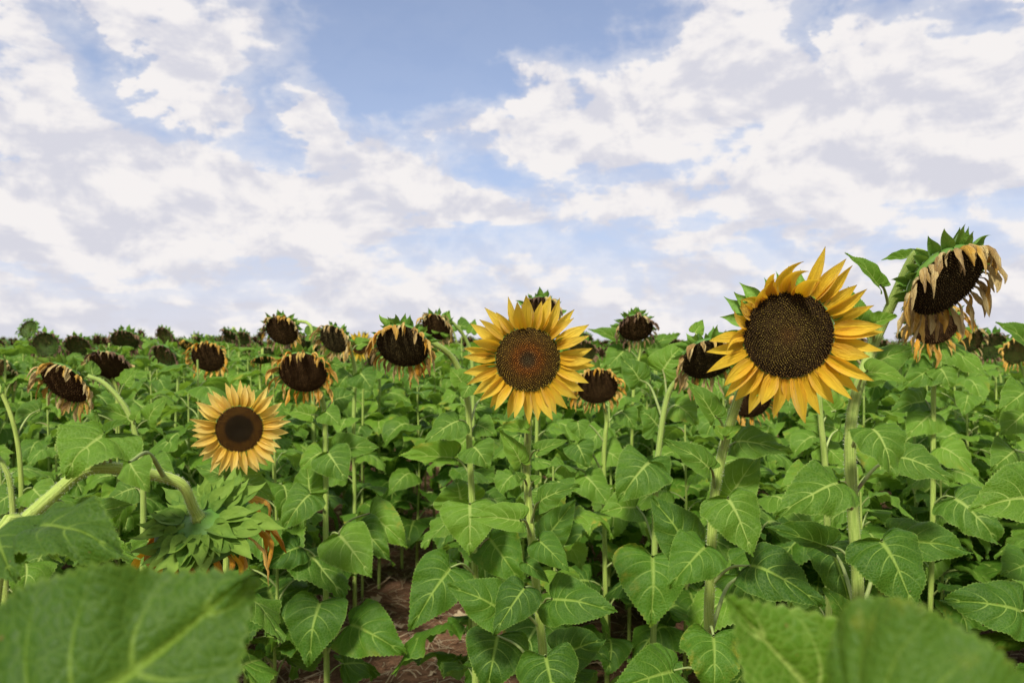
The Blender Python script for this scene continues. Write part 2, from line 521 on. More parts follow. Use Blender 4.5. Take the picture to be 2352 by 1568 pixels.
class Geo:
    """collects pieces into one mesh"""
    def __init__(self):
        self.V, self.F, self.U, self.I = [], [], [], []
        self.n = 0

    def add(self, V, F, U=None, idx=0):
        V = np.asarray(V, dtype=float)
        self.V.append(V)
        self.U.append(np.asarray(U, dtype=float) if U is not None else np.zeros((len(V), 2)))
        self.F.extend([tuple(i + self.n for i in f) for f in F])
        self.I.extend([idx] * len(F))
        self.n += len(V)

    def mesh(self, name, mats, smooth=True):
        return build_mesh(name, np.concatenate(self.V), self.F, mats, np.concatenate(self.U), self.I, smooth)


def catmull(P, n):
    P = np.asarray(P, dtype=float)
    Q = np.vstack([2 * P[0] - P[1], P, 2 * P[-1] - P[-2]])
    out = []
    segs = len(P) - 1
    for s in range(segs):
        p0, p1, p2, p3 = Q[s], Q[s + 1], Q[s + 2], Q[s + 3]
        for i in range(n):
            t = i / n
            out.append(0.5 * ((2 * p1) + (-p0 + p2) * t + (2 * p0 - 5 * p1 + 4 * p2 - p3) * t * t + (-p0 + 3 * p1 - 3 * p2 + p3) * t ** 3))
    out.append(P[-1])
    return np.array(out)


def tube(P, rad, seg=8, ridge=0.0, cap=True, vlen=1.0):
    P = np.asarray(P, dtype=float)
    n = len(P)
    rad = np.broadcast_to(np.asarray(rad, dtype=float), (n,)) if np.ndim(rad) else np.full(n, float(rad))
    T = np.gradient(P, axis=0)
    T /= np.linalg.norm(T, axis=1)[:, None] + 1e-12
    ref = np.array([1.0, 0, 0]) if abs(T[0][0]) < 0.9 else np.array([0, 1.0, 0])
    u = np.cross(T[0], ref)
    u /= np.linalg.norm(u)
    V, U = [], []
    L = 0.0
    for i in range(n):
        if i:
            u = u - T[i] * np.dot(u, T[i])
            u /= np.linalg.norm(u)
            L += np.linalg.norm(P[i] - P[i - 1])
        w = np.cross(T[i], u)
        for j in range(seg):
            a = 2 * PI * j / seg
            r = rad[i] * (1 + ridge * (1 if j % 2 else -1))
            V.append(P[i] + r * (math.cos(a) * u + math.sin(a) * w))
            U.append((abs(j / seg - 0.5) * 2, L * 10 * vlen))
    F = []
    for i in range(n - 1):
        for j in range(seg):
            k2 = (j + 1) % seg
            F.append((i * seg + j, i * seg + k2, (i + 1) * seg + k2, (i + 1) * seg + j))
    if cap:
        F.append(tuple(range(seg))[::-1])
        F.append(tuple((n - 1) * seg + j for j in range(seg)))
    return V, F, U


# ---- leaf blades
LT = [0, .06, .13, .22, .32, .44, .56, .68, .80, .90, 1]
LX = [.02, .13, .28, .41, .475, .47, .415, .33, .215, .105, 0]
LY = [-.01, -.10, -.135, -.09, .04, .20, .37, .54, .715, .86, 1]
LM = [0, 0, 0, 0, .01, .05, .13, .26, .46, .69, 1]
_ctrl = catmull(np.array([LT, LX, LY, LM]).T, 8)


def blade(nt, na, seed, fold=0.15, wave=0.05, pucker=0.02, side=-0.1, teeth=0.016, narrow=1.0):
    rr = random.Random(seed)
    ph = [rr.uniform(0, 6.28) for _ in range(6)]
    V, U, F = [], [], []
    asym = rr.uniform(-0.05, 0.05)
    for s in (-1, 1):
        base = len(V)
        for i in range(nt + 1):
            t = i / nt
            mx = np.interp(t, _ctrl[:, 0], _ctrl[:, 1]) * narrow
            my = np.interp(t, _ctrl[:, 0], _ctrl[:, 2])
            mm = np.interp(t, _ctrl[:, 0], _ctrl[:, 3])
            if teeth and 0.05 < t < 0.985:
                q = teeth * (1 if i % 2 else -0.4)
                mx += q
                my += q * 0.7
            for j in range(na + 1):
                a = j / na
                x = s * mx * a * (1 + s * asym)
                y = mm + (my - mm) * a - 0.04 * math.sin(PI * a) * (1 if t > .3 else t / .3)
                z = fold * abs(x) + side * x * x * 2
                z += pucker * (abs(math.cos(PI * 7 * t)) ** 0.8) * math.sin(PI * min(1, a * 1.05)) ** 0.7
                z -= pucker * 0.25 * math.exp(-(a / 0.10) ** 2)
                z += wave * math.sin(2 * PI * 2.1 * t + ph[0 if s > 0 else 1]) * a * a
                z += wave * 0.55 * math.sin(2 * PI * 4.7 * t + ph[2 if s > 0 else 3]) * a ** 3
                z += 0.07 * noise.noise(Vector((x * 2.6 + ph[4], y * 2.6, ph[5])))
                V.append((x, y, z))
                U.append((0.5 + 0.5 * s * a, t))
        for i in range(nt):
            for j in range(na):
                a0 = base + i * (na + 1) + j
                q = (a0, a0 + 1, a0 + na + 2, a0 + na + 1)
                F.append(q if s > 0 else q[::-1])
    V = np.array(V)
    V[:, 2] -= 0
    return V, F, U


def bend(V, e0, e1, power=1.0):
    ys = np.linspace(0, 1, 60)
    e = R(e0) + (R(e1) - R(e0)) * ys ** power
    cy = np.concatenate([[0], np.cumsum(np.cos(e[:-1]) / 59)])
    cz = np.concatenate([[0], np.cumsum(np.sin(e[:-1]) / 59)])
    y = V[:, 1]
    yc = np.clip(y, 0, 1)
    E = np.interp(yc, ys, e)
    Y = np.interp(yc, ys, cy) + np.where(y < 0, y * np.cos(e[0]), 0)
    Z = np.interp(yc, ys, cz) + np.where(y < 0, y * np.sin(e[0]), 0)
    out = V.copy()
    out[:, 1] = Y - V[:, 2] * np.sin(E)
    out[:, 2] = Z + V[:, 2] * np.cos(E)
    return out


HERO_LEAF = {}
def hero_leaf(kind, mat='leaf'):
    """blade whose junction is the origin and whose tip is (0,1,0)"""
    key = (kind, mat)
    if key in HERO_LEAF:
        return HERO_LEAF[key]
    kinds = {  # fold, wave, pucker, side, e0, e1
        0: (.10, .040, .022, -.10, 22, -26), 1: (.22, .055, .026, -.25, 32, -30), 2: (-.05, .05, .024, -.25, 26, -22),
        3: (.30, .035, .020, -.05, 12, -20), 4: (.05, .075, .028, -.35, 38, -46), 5: (.45, .05, .020, .10, 14, -12),
        6: (.16, .06, .030, -.15, 8, 14), 7: (-.15, .06, .024, -.2, 45, -60), 8: (.15, .05, .03, -.2, 30, -20), 9: (.0, .07, .03, -.1, 16, -30)}
    fo, wa, pu, si, e0, e1 = kinds[kind % 10]
    V, F, U = blade(60, 7, 100 + kind, fo, wa, pu * .8, si, .011)
    V = bend(V, e0, e1)
    tip = V[U.index((0.5, 1.0))]
    L = math.hypot(tip[1], tip[2])
    a = math.atan2(tip[2], tip[1])
    c, s = math.cos(-a), math.sin(-a)
    y, z = V[:, 1].copy(), V[:, 2].copy()
    V[:, 1], V[:, 2] = (y * c - z * s) / L, (y * s + z * c) / L
    HERO_LEAF[key] = build_mesh('leaf_blade', V, F, [M[mat]], U)
    return HERO_LEAF[key]


STEM_LEAF = {}
def stem_leaf(kind, lod, mat='leaf'):
    """leaf with its stalk: the stalk leaves the stem axis at the origin, outward is +Y"""
    key = (kind, lod, mat)
    if key in STEM_LEAF:
        return STEM_LEAF[key]
    rr = random.Random(500 + kind)
    pl = rr.uniform(0.38, 0.6)
    a0, a1 = R(rr.uniform(45, 62)), R(rr.uniform(5, 25))
    n = 7 if lod == 0 else 4
    P = [np.array([0, 0, 0.0])]
    for i in range(n):
        a = a0 + (a1 - a0) * (i / (n - 1)) ** 1.3
        P.append(P[-1] + pl / n * np.array([0, math.cos(a), math.sin(a)]))
    g = Geo()
    rad = np.linspace(0.021, 0.012, len(P))
    tv, tf, tu = tube(P, rad, 6 if lod == 0 else 4, cap=False)
    g.add(tv, tf, tu, 1)
    nt, na = ((44, 5), (16, 3), (9, 2))[lod]
    V, F, U = blade(nt, na, 700 + kind, rr.uniform(0, .28), rr.uniform(.03, .08), .024 if lod == 0 else .015, rr.uniform(-.35, -.05), 0.016 if lod == 0 else 0.0)
    e0 = rr.uniform(-5, 12)
    V = bend(V, e0, rr.uniform(-95, -45), rr.uniform(.6, 1.0))
    V = V + P[-1]
    roll = R(rr.uniform(-22, 22))
    c, s = math.cos(roll), math.sin(roll)
    x, z = V[:, 0].copy(), V[:, 2] - P[-1][2]
    V[:, 0], V[:, 2] = x * c - z * s, x * s + z * c + P[-1][2]
    g.add(V, F, U, 0)
    STEM_LEAF[key] = g.mesh('stalked_leaf', [M[mat], M['petiole']])
    return STEM_LEAF[key]


# ---- petals and bracts
def strip_shape(T, W, n=10, na=3, cup=0.25, groove=0.02, e0=0, e1=0, power=2.0, hook=0.0, twist=0.0, length=1.0, width=1.0):
    V, U, F = [], [], []
    m = 2 * na + 1
    for i in range(n + 1):
        t = i / n
        w = np.interp(t, T, W) * 0.5 * width
        for j in range(m):
            u = (j - na) / na
            x = w * u
            z = cup * (x * x) / max(width, 1e-3) * 2 + groove * math.cos(u * PI * 2.5) * w * 2
            a = twist * t
            V.append((x * math.cos(a) - z * math.sin(a) + hook * t ** 3, t, x * math.sin(a) + z * math.cos(a)))
            U.append((0.5 + 0.5 * u, t))
    for i in range(n):
        for j in range(m - 1):
            a = i * m + j
            F.append((a, a + 1, a + m + 1, a + m))
    V = bend(np.array(V), e0, e1, power)
    return V, F, U


PT = [0, .06, .2, .38, .55, .72, .86, .95, 1]
PW = [.40, .58, .86, 1.0, .93, .66, .34, .13, 0.01]
BT = [0, .12, .3, .48, .62, .78, .9, 1]
BW = [.70, .95, 1.0, .86, .58, .26, .10, 0.01]

PETALS = {}
def petal_mesh(kind, mat):
    key = (kind, mat)
    if key not in PETALS:
        rr = random.Random(900 + kind)
        if kind < 10:
            V, F, U = strip_shape(PT, PW, 11, 3, rr.uniform(.2, .9), .03, rr.uniform(-6, 8), rr.uniform(-22, 22), 1.6, rr.uniform(-.10, .10), rr.uniform(-.25, .25), width=.34)
        else:
            hk = {10: .42, 11: -.42, 12: .25, 13: -.30}[kind]
            V, F, U = strip_shape(PT, [.6, .8, 1, .95, .72, .46, .27, .12, .01], 14, 3, .8, .03, 8, rr.uniform(35, 70), 2.2, hk, hk * 1.2, width=.34)
        PETALS[key] = build_mesh('petal_shape', V, F, [M[mat]], U)
    return PETALS[key]


BRACTS = {}
def bract_mesh(kind, mat='bract'):
    key = (kind, mat)
    if key not in BRACTS:
        rr = random.Random(1200 + kind)
        V, F, U = strip_shape(BT, BW, 12, 3, rr.uniform(.6, 1.3), .035, rr.uniform(-12, 16), rr.uniform(-10, 85), 2.4, rr.uniform(-.14, .14), rr.uniform(-.3, .3), width=rr.uniform(.42, .54))
        BRACTS[key] = build_mesh('bract_shape', V, F, [M[mat]], U)
    return BRACTS[key]


def disc_profile(q, h, dip):
    return h * (1 - q ** 2.2) - dip * math.exp(-(q / 0.28) ** 2)


def disc_mesh(r, h, dip, mat):
    V, U, F = [(0, 0, disc_profile(0, h, dip) * r)], [(0, 0)], []
    nr, ns = 8, 28
    for i in range(1, nr + 1):
        q = i / nr
        for j in range(ns):
            a = 2 * PI * j / ns
            V.append((r * q * math.cos(a), r * q * math.sin(a), r * disc_profile(q, h, dip)))
            U.append((q, 0))
    for j in range(ns):
        F.append((0, 1 + j, 1 + (j + 1) % ns))
    for i in range(nr - 1):
        for j in range(ns):
            a, b = 1 + i * ns + j, 1 + i * ns + (j + 1) % ns
            F.append((a, a + ns, b + ns, b))
    return build_mesh('seed_disc_shape', V, F, [M[mat]], U)


def floret_mesh(r, h, dip, n, mat, seed, height=0.05):
    rr = random.Random(seed)
    V, U, F = [], [], []
    ga = PI * (3 - math.sqrt(5))
    sp = r / math.sqrt(n)
    for i in range(n):
        q = math.sqrt((i + .5) / n)
        a = i * ga
        q2 = min(1, q)
        c = Vector((r * q2 * math.cos(a), r * q2 * math.sin(a), r * disc_profile(q2, h, dip)))
        slope = h * 2.2 * q2 ** 1.2
        nn = Vector((math.cos(a) * slope, math.sin(a) * slope, 1)).normalized()
        nn = (nn + Vector((rr.uniform(-.25, .25), rr.uniform(-.25, .25), 0))).normalized()
        t1 = nn.orthogonal().normalized()
        t2 = nn.cross(t1)
        s = sp * rr.uniform(.58, .80)
        ht = height * r * rr.uniform(.5, 1.3) * (0.5 + 0.7 * q)
        b = len(V)
        val = rr.random()
        for kk in range(5):
            aa = 2 * PI * kk / 5
            p = c + (t1 * math.cos(aa) + t2 * math.sin(aa)) * s - nn * 0.01 * r
            V.append(tuple(p))
            U.append((q, 0.0))
        for kk in range(5):
            aa = 2 * PI * kk / 5
            p = c + (t1 * math.cos(aa) + t2 * math.sin(aa)) * s * .45 + nn * ht
            V.append(tuple(p))
            U.append((q, 0.45 + val * .55))
        for kk in range(5):
            k2 = (kk + 1) % 5
            F.append((b + kk, b + k2, b + 5 + k2, b + 5 + kk))
        F.append(tuple(b + 5 + kk for kk in range(5)))
    return build_mesh('floret_shape', V, F, [M[mat]], U, smooth=False)


PROF = [(1.0, 0.0), (1.04, -.06), (1.0, -.16), (.86, -.30), (.62, -.42), (.38, -.52), (.22, -.66)]


def back_z(q):
    return float(np.interp(q, [.22, .38, .62, .86, 1.0], [-.66, -.52, -.42, -.30, -.12]))


def receptacle_mesh(r, depth, neck):
    """green back of the head: from the rim back to the stalk"""
    prof = PROF + [(neck / r, -.9)]
    V, U, F = [], [], []
    ns = 24
    for i, (q, zz) in enumerate(prof):
        for j in range(ns):
            a = 2 * PI * j / ns
            V.append((r * q * math.cos(a), r * q * math.sin(a), zz * depth))
            U.append((j / ns, i / 8))
    for i in range(len(prof) - 1):
        for j in range(ns):
            a, b = i * ns + j, i * ns + (j + 1) % ns
            F.append((a, a + ns, b + ns, b))
    return build_mesh('receptacle_shape', V, F, [M['receptacle']], U)


def basis(n):
    n = Vector(n).normalized()
    up = Vector((0, 0, 1)) if abs(n.z) < 0.95 else Vector((0, 1, 0))
    x = up.cross(n).normalized()
    y = n.cross(x)
    m = Matrix.Identity(4)
    for i in range(3):
        m[i][0], m[i][1], m[i][2] = x[i], y[i], n[i]
    return m


# ------------------------------------------------------------------ plant specs
# A spec is a list of (name, mesh, matrix relative to the parent, index of the parent in the list or None, kind)
class Spec:
    def __init__(self):
        self.items = []

    def add(self, name, mesh, mat=None, parent=None, kind=None):
        self.items.append((name, mesh, mat if mat is not None else Matrix.Identity(4), parent, kind))
        return len(self.items) - 1


def place(spec, name, loc, label, category, group=None, rotz=0.0, scale=1.0):
    root = bpy.data.objects.new(name, None)
    root.empty_display_size = 0.1
    C.objects.link(root)
    root.location = loc
    root.rotation_euler = (0, 0, rotz)
    root.scale = (scale, scale, scale)
    root['label'] = label
    root['category'] = category
    if group:
        root['group'] = group
    made = []
    for nm, me, mt, par, kd in spec.items:
        o = bpy.data.objects.new(nm, me)
        C.objects.link(o)
        o.parent = root if par is None else made[par]
        o.matrix_local = mt
        if kd:
            o['kind'] = kd
        made.append(o)
    return root


def T(v):
    return Matrix.Translation(Vector(v))


def bloom_head(sp, c, n, r, style, seed):
    """fresh flower: head > seed_disc, florets, petals, bracts"""
    rr = random.Random(seed)
    B = T(c) @ basis(n) @ Matrix.Rotation(R(style.get('spin', 0)), 4, 'Z')
    h = sp.add('flower_head', receptacle_mesh(r, r * .75, .012), B)
    hh, dip = style['dome'], style['dip']
    sp.add('seed_disc', disc_mesh(r * .99, hh, dip, style['disc']), None, h)
    sp.add('florets', floret_mesh(r * .99, hh, dip, style['n'], style['disc'], seed, style.get('fh', .06)), None, h, 'stuff')
    for (ang, ln, kind, tilt) in style['petals']:
        w = style['w'] * rr.uniform(.78, 1.16)
        L = ln * r * (rr.uniform(.72, .88) if rr.random() < .12 else 1)
        tilt += rr.uniform(12, 24) if rr.random() < .12 else 0
        m = Matrix.Rotation(R(ang - 90), 4, 'Z') @ T((0, r * .94, -.02 * r + rr.uniform(-.03, .0) * r)) @ Matrix.Rotation(R(tilt), 4, 'X') @ Matrix.Rotation(R(rr.uniform(-24, 24)), 4, 'Y') @ Matrix.Diagonal((w * style['wr'] * r, L, L, 1))
        sp.add('petal', petal_mesh(kind, style['pmat']), m, h)
    for i in range(style['bracts']):
        ang = i * 137.5
        L = r * rr.uniform(.55, .85) * style.get('bl', 1)
        m = Matrix.Rotation(R(ang), 4, 'Z') @ T((0, r * .95, -.14 * r)) @ Matrix.Rotation(R(rr.uniform(-30, 0)), 4, 'X') @ Matrix.Diagonal((L * .95, L, L, 1))
        sp.add('bract', bract_mesh(rr.randrange(14)), m, h)
    return h


def wilt_petal(start, d0, n, L, w, rr, segs=7, hang=1.0):
    """a shrivelled petal that leaves the rim along d0 and hangs; world oriented, relative to start"""
    d = Vector(d0).normalized()
    p = Vector((0, 0, 0))
    side = d.cross(Vector((0, 0, 1)))
    if side.length < 0.1:
        side = n.cross(d)
    side.normalize()
    tw = rr.uniform(-3.2, 3.2)
    V, U, F = [], [], []
    ph = rr.uniform(0, 6)
    for i in range(segs + 1):
        t = i / segs
        width = w * np.interp(t, [0, .2, .5, .8, 1], [.55, .9, 1.0, .6, .12]) * rr.uniform(.75, 1.15)
        a = tw * t + ph * .15
        s = (side * math.cos(a) + d.cross(side) * math.sin(a))
        nn = d.cross(s)
        for j, u in enumerate((-1, -.35, .35, 1)):
            zz = (abs(u) - .5) * width * .9 + rr.uniform(-.12, .12) * width
            V.append(tuple(p + s * u * width * .5 + nn * zz * .6))
            U.append((.5 + .5 * u, t))
        p = p + d * (L / segs)
        g = .22 * hang + .55 * hang * t
        d = (d + Vector((rr.uniform(-.45, .45), rr.uniform(-.45, .45), -g * 1.4))).normalized()
        side = (side - d * side.dot(d)).normalized()
    for i in range(segs):
        for j in range(3):
            a = i * 4 + j
            F.append((a, a + 1, a + 5, a + 4))
    return V, F, U


def wilt_head(sp, c, n, r, seed, npet=24, nbr=30, pm='dry_mid', disc='disc_dark', n_flor=500, split=True, L=.85, bscale=1.0, bmat='bract', depth=.75, hang=1.0, skip=None, ncon=0.0, tierw=.42, curlback=.4, flare=1.0):
    """spent, nodding flower: head > seed_disc, florets, withered petals, bracts"""
    rr = random.Random(seed)
    n = Vector(n).normalized()
    Bm = basis(n)
    h = sp.add('flower_head', receptacle_mesh(r, r * depth, .012), T(c) @ Bm @ Matrix.Diagonal((rr.uniform(.94, 1.04), rr.uniform(.86, 1.0), rr.uniform(.85, 1.15), 1)))
    dome = .16 + ncon
    if split:
        sp.add('seed_disc', disc_mesh(r, dome, .03, disc), None, h)
        sp.add('florets', floret_mesh(r * .99, dome, .03, n_flor, disc, seed, .05), None, h, 'stuff')
    else:
        sp.add('seed_disc', floret_mesh(r * 1.0, dome, .03, n_flor, disc, seed, .06), None, h)
    inv = Bm.inverted()
    gp, gb = Geo(), Geo()
    npet = int(npet * (1.35 if split else 1.2))
    for i in range(npet):
        a = 2 * PI * (i + rr.uniform(-.6, .6)) / npet
        if skip and skip(a):
            continue
        out = (Bm @ Vector((math.cos(a), math.sin(a), 0, 0)).to_4d()).xyz if False else (Bm.to_3x3() @ Vector((math.cos(a), math.sin(a), 0)))
        rim = out * r * 1.0
        d0 = out * rr.uniform(.5, 1.0) + n * rr.uniform(.15, .8)
        ln = L * r * rr.uniform(.55, 1.3)
        V, F, U = wilt_petal(rim, d0, n, ln, r * rr.uniform(.11, .24), rr, 8, hang)
        if split:
            me = build_mesh('withered_petal_shape', V, F, [M[pm if isinstance(pm, str) else rr.choice(pm)]], U)
            sp.add('withered_petal', me, inv @ T(rim), h)
        else:
            V2 = [tuple(inv @ (Vector(v) + rim)) for v in V]
            gp.add(V2, F, U)
    if not split and npet:
        sp.add('withered_petals', gp.mesh('withered_petal_ring', [M[pm]]), None, h, 'stuff')
    for i in range(nbr):
        ang = 360 * (i * .618034 % 1)
        tier = i / nbr
        Lb = r * rr.uniform(.36, .68) * bscale
        rad = r * (1.0 - tierw * tier)
        zz = r * depth * back_z(rad / r) - .02 * r
        curl = -1 if rr.random() < curlback else 1
        m = Matrix.Rotation(R(ang), 4, 'Z') @ T((0, rad, zz)) @ Matrix.Rotation(R((rr.uniform(-8, 30) if tier < .4 else rr.uniform(-26, 6)) * flare), 4, 'X') @ Matrix.Diagonal((Lb * 1.15, Lb, Lb * curl, 1))
        bm = bract_mesh(rr.randrange(14), bmat)
        if split:
            sp.add('bract', bm, m, h)
        else:
            V, F, U = strip_shape(BT, BW, 5, 1, .6, 0, 0, rr.uniform(10, 60), 2.0, 0, 0, width=.52)
            gb.add([tuple(m @ Vector(v)) for v in V], F, U)
    if not split and nbr:
        sp.add('bracts', gb.mesh('bract_ring', [M[bmat]]), None, h, 'stuff')
    return h


def hairs_mesh(P, rad, count, seed):
    rr = random.Random(seed)
    P = np.asarray(P)
    V, F = [], []
    n = len(P)
    for i in range(count):
        s = rr.uniform(0, n - 1.001)
        k = int(s)
        f = s - k
        p = P[k] * (1 - f) + P[k + 1] * f
        r = rad[k] * (1 - f) + rad[k + 1] * f
        t = P[k + 1] - P[k]
        t = Vector(t).normalized()
        o = t.orthogonal().normalized()
        a = rr.uniform(0, 2 * PI)
        d = (o * math.cos(a) + t.cross(o) * math.sin(a))
        dd = (d + t * rr.uniform(-.4, .6)).normalized()
        L = rr.uniform(.0022, .0048)
        w = t * 0.00028
        b = Vector(p) + d * r * .97
        k0 = len(V)
        V += [tuple(b - w), tuple(b + w), tuple(b + dd * L)]
        F.append((k0, k0 + 1, k0 + 2))
    return build_mesh('hair_shape', V, F, [M['hair']], None, None, False)


FX = 4096 * 28 / 36


def P4(X, Y, d):
    """a point at depth d seen at picture coordinates X, Y (4096 wide)"""
    return Vector(((X - 2048) / FX * d, d, EYE - (Y - 1365.5) / FX * d))


def ground_z(x, y):
    s = min(1, max(0, (y - 3) / 20))
    left = 1 / (1 + math.exp(max(-30, min(30, (x / max(y, 1) + .05) * 8))))
    return 0.10 * s * left + 0.02 * noise.noise(Vector((x * .8, y * .8, 3.0)))


def stem_at(P, z):
    """point on the stem polyline (top to bottom) at height z"""
    for i in range(len(P) - 1):
        a, b = P[i], P[i + 1]
        if (a[2] - z) * (b[2] - z) <= 0 and a[2] != b[2]:
            f = (a[2] - z) / (a[2] - b[2])
            return Vector(a) * (1 - f) + Vector(b) * f
    return Vector(P[-1]) if z < P[-1][2] else Vector(P[0])


HERO_BASE = []


RS = .68


def hero_plant(label, stem, leaves=(), head=None, depth_stem=None, r_top=.009, r_bot=.015, auto=None, hairs=0, group='sunflower plants', category='sunflower', name='sunflower', seed=1, lod=0, base=None, arched=False):
    """stem: picture points (X, Y, depth) from the head down; it is carried on to the ground below the last one.
    leaves: (junction X, Y, tip X, Y, width, depth shift, kind[, tip depth shift, hint])"""
    rr = random.Random(seed * 31 + 5)
    r_top, r_bot = r_top * RS, r_bot * RS
    W = [P4(*s) for s in stem]
    last = W[-1]
    bx, by = last.x + rr.uniform(-.02, .02), last.y + .01
    if base:
        bx, by = base
    gz = ground_z(bx, by)
    foot = Vector((bx, by, gz - .02))
    nmid = max(1, int((last.z - gz) / .35))
    pts = list(W)
    for i in range(1, nmid + 1):
        f = i / nmid
        pts.append(last.lerp(foot, f) + Vector((rr.uniform(-.006, .006), rr.uniform(-.006, .006), 0)) * (1 - f))
    origin = Vector((bx, by, gz))
    HERO_BASE.append((bx, by))
    if head is not None:
        hc, hn, hr = head['c'], Vector(head['n']).normalized(), head['r']
        back = hc - hn * hr * head.get('depth', .75) * .78
        near = back - hn * .03
        pts = [back, near] + pts
    fine = catmull([tuple(p) for p in pts], 5)
    s = np.linspace(0, 1, len(fine)) ** .8
    rad = r_top + (r_bot - r_top) * s
    if head is not None:
        rad[:4] *= np.array([1.7, 1.35, 1.15, 1.05])[:len(rad[:4])]
    sp = Spec()
    loc = fine - np.array(origin)
    V, F, U = tube(loc, rad, 12, .045)
    si = sp.add('stem', build_mesh('stem_shape', V, F, [M['stem']], U))
    if hairs:
        sp.add('stem_hairs', hairs_mesh(loc, rad, hairs, seed), None, si, 'stuff')
    d0 = stem[-1][2]
    for lf in leaves:
        jx, jy, tx, ty, w, dd, kind = lf[:7]
        ex = lf[7] if len(lf) > 7 else None
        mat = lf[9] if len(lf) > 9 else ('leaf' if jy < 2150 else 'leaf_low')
        db = d0 + dd
        b = P4(jx, jy, db)
        approx = math.hypot(tx - jx, ty - jy) / FX * db
        if ex is None:
            ex = -.32 * approx if ty > jy else .22 * approx
        t = P4(tx, ty, db + ex)
        y = t - b
        Ln = y.length
        y.normalize()
        hint = Vector(lf[8]) if len(lf) > 8 and lf[8] else Vector((rr.uniform(-.15, .15), -.85, .62))
        x = y.cross(hint).normalized()
        z = x.cross(y)
        wd = w / FX * db / .94
        m = Matrix.Identity(4)
        for i in range(3):
            m[i][0], m[i][1], m[i][2], m[i][3] = x[i] * wd, y[i] * Ln, z[i] * (wd + Ln) * .5, (b - origin)[i]
        li = sp.add('leaf', hero_leaf(kind, mat), m)
        # stalk
        hd = math.hypot(b.x - bx, b.y - by)
        dist = np.hypot(fine[:, 0] - b.x, fine[:, 1] - b.y)
        dn = float(np.min(np.linalg.norm(fine - np.array(b), axis=1)))
        cost = dist + 1.2 * np.abs(fine[:, 2] - (b.z - min(.11, .7 * dn)))
        if arched:
            cost = np.linalg.norm(fine - np.array(b), axis=1)
        a = Vector(fine[int(np.argmin(cost[:-2]))])
        ao, bo = a - origin, b - origin
        mid = ao.lerp(bo, .5) + Vector((0, 0, (bo - ao).length * .16))
        enddir = y * .02
        C4 = catmull([tuple(ao), tuple(mid), tuple(bo + z * .002)], 5)
        rp = np.linspace(.0040, .0022, len(C4)) * min(1.2, .6 + (bo - ao).length * 3)
        pv, pf, pu = tube(C4, rp, 7, cap=False)
        inv = m.inverted()
        pv = [tuple(inv @ Vector(v)) for v in pv]
        sp.add('petiole', build_mesh('petiole_shape', pv, pf, [M['petiole']], pu), None, li)
    if auto:
        z0, z1, cnt, Lf = auto[:4]
        az = rr.uniform(0, 6.28)
        for i in range(cnt):
            zz = z0 + (z1 - z0) * (i + .5) / cnt
            a = stem_at(fine, zz + gz) - origin
            az += R(137.5)
            k = rr.randrange(12)
            q = (zz - z0) / max(.01, z1 - z0)
            L = Lf * rr.uniform(.8, 1.15) * (1 - .25 * q)
            m = T(a) @ Matrix.Rotation(az, 4, 'Z') @ Matrix.Diagonal((L * rr.uniform(.9, 1.1), L, L, 1))
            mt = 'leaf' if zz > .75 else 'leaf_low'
            if zz < .45 and rr.random() < .08:
                mt = 'leaf_yellow'
            sp.add('leaf', stem_leaf(k, lod, mt), m)
    if head is not None:
        head['build'](sp, hc - origin, hn, hr)
    return place(sp, name, origin, label, category, group)


def wilt(c, n, r, seed, **kw):
    d = kw.get('depth', .75)
    return {'c': c, 'n': n, 'r': r, 'depth': d * .95, 'build': lambda sp, c2, n2, r2: wilt_head(sp, c2, n2, r2, seed, **kw)}


def bloom(c, n, r, style, seed):
    return {'c': c, 'n': n, 'r': r, 'depth': .75, 'build': lambda sp, c2, n2, r2: bloom_head(sp, c2, n2, r2, style, seed)}


# ------------------------------------------------------------------ ground
def build_ground():
    xs = np.concatenate([np.linspace(-160, -4, 30), np.linspace(-3.9, 3.9, 170), np.linspace(4, 160, 30)])
    ys = np.concatenate([np.linspace(-30, 1.9, 12), np.linspace(2, 9, 170), np.linspace(9.3, 30, 24), np.linspace(34, 260, 24)])
    V = []
    for y in ys:
        for x in xs:
            z = ground_z(x, y)
            if 1.5 < y < 12 and abs(x) < 4.5:
                z += .018 * noise.noise(Vector((x * 7, y * 7, 0))) + .012 * noise.noise(Vector((x * 19, y * 19, 1)))
            V.append((x, y, z))
    nx = len(xs)
    F = [(j * nx + i, j * nx + i + 1, (j + 1) * nx + i + 1, (j + 1) * nx + i) for j in range(len(ys) - 1) for i in range(nx - 1)]
    o = bpy.data.objects.new('ground', build_mesh('ground_shape', V, F, [M['soil']]))
    o['kind'] = 'structure'
    o['label'] = 'reddish brown soil between the sunflower rows'
    C.objects.link(o)


build_ground()


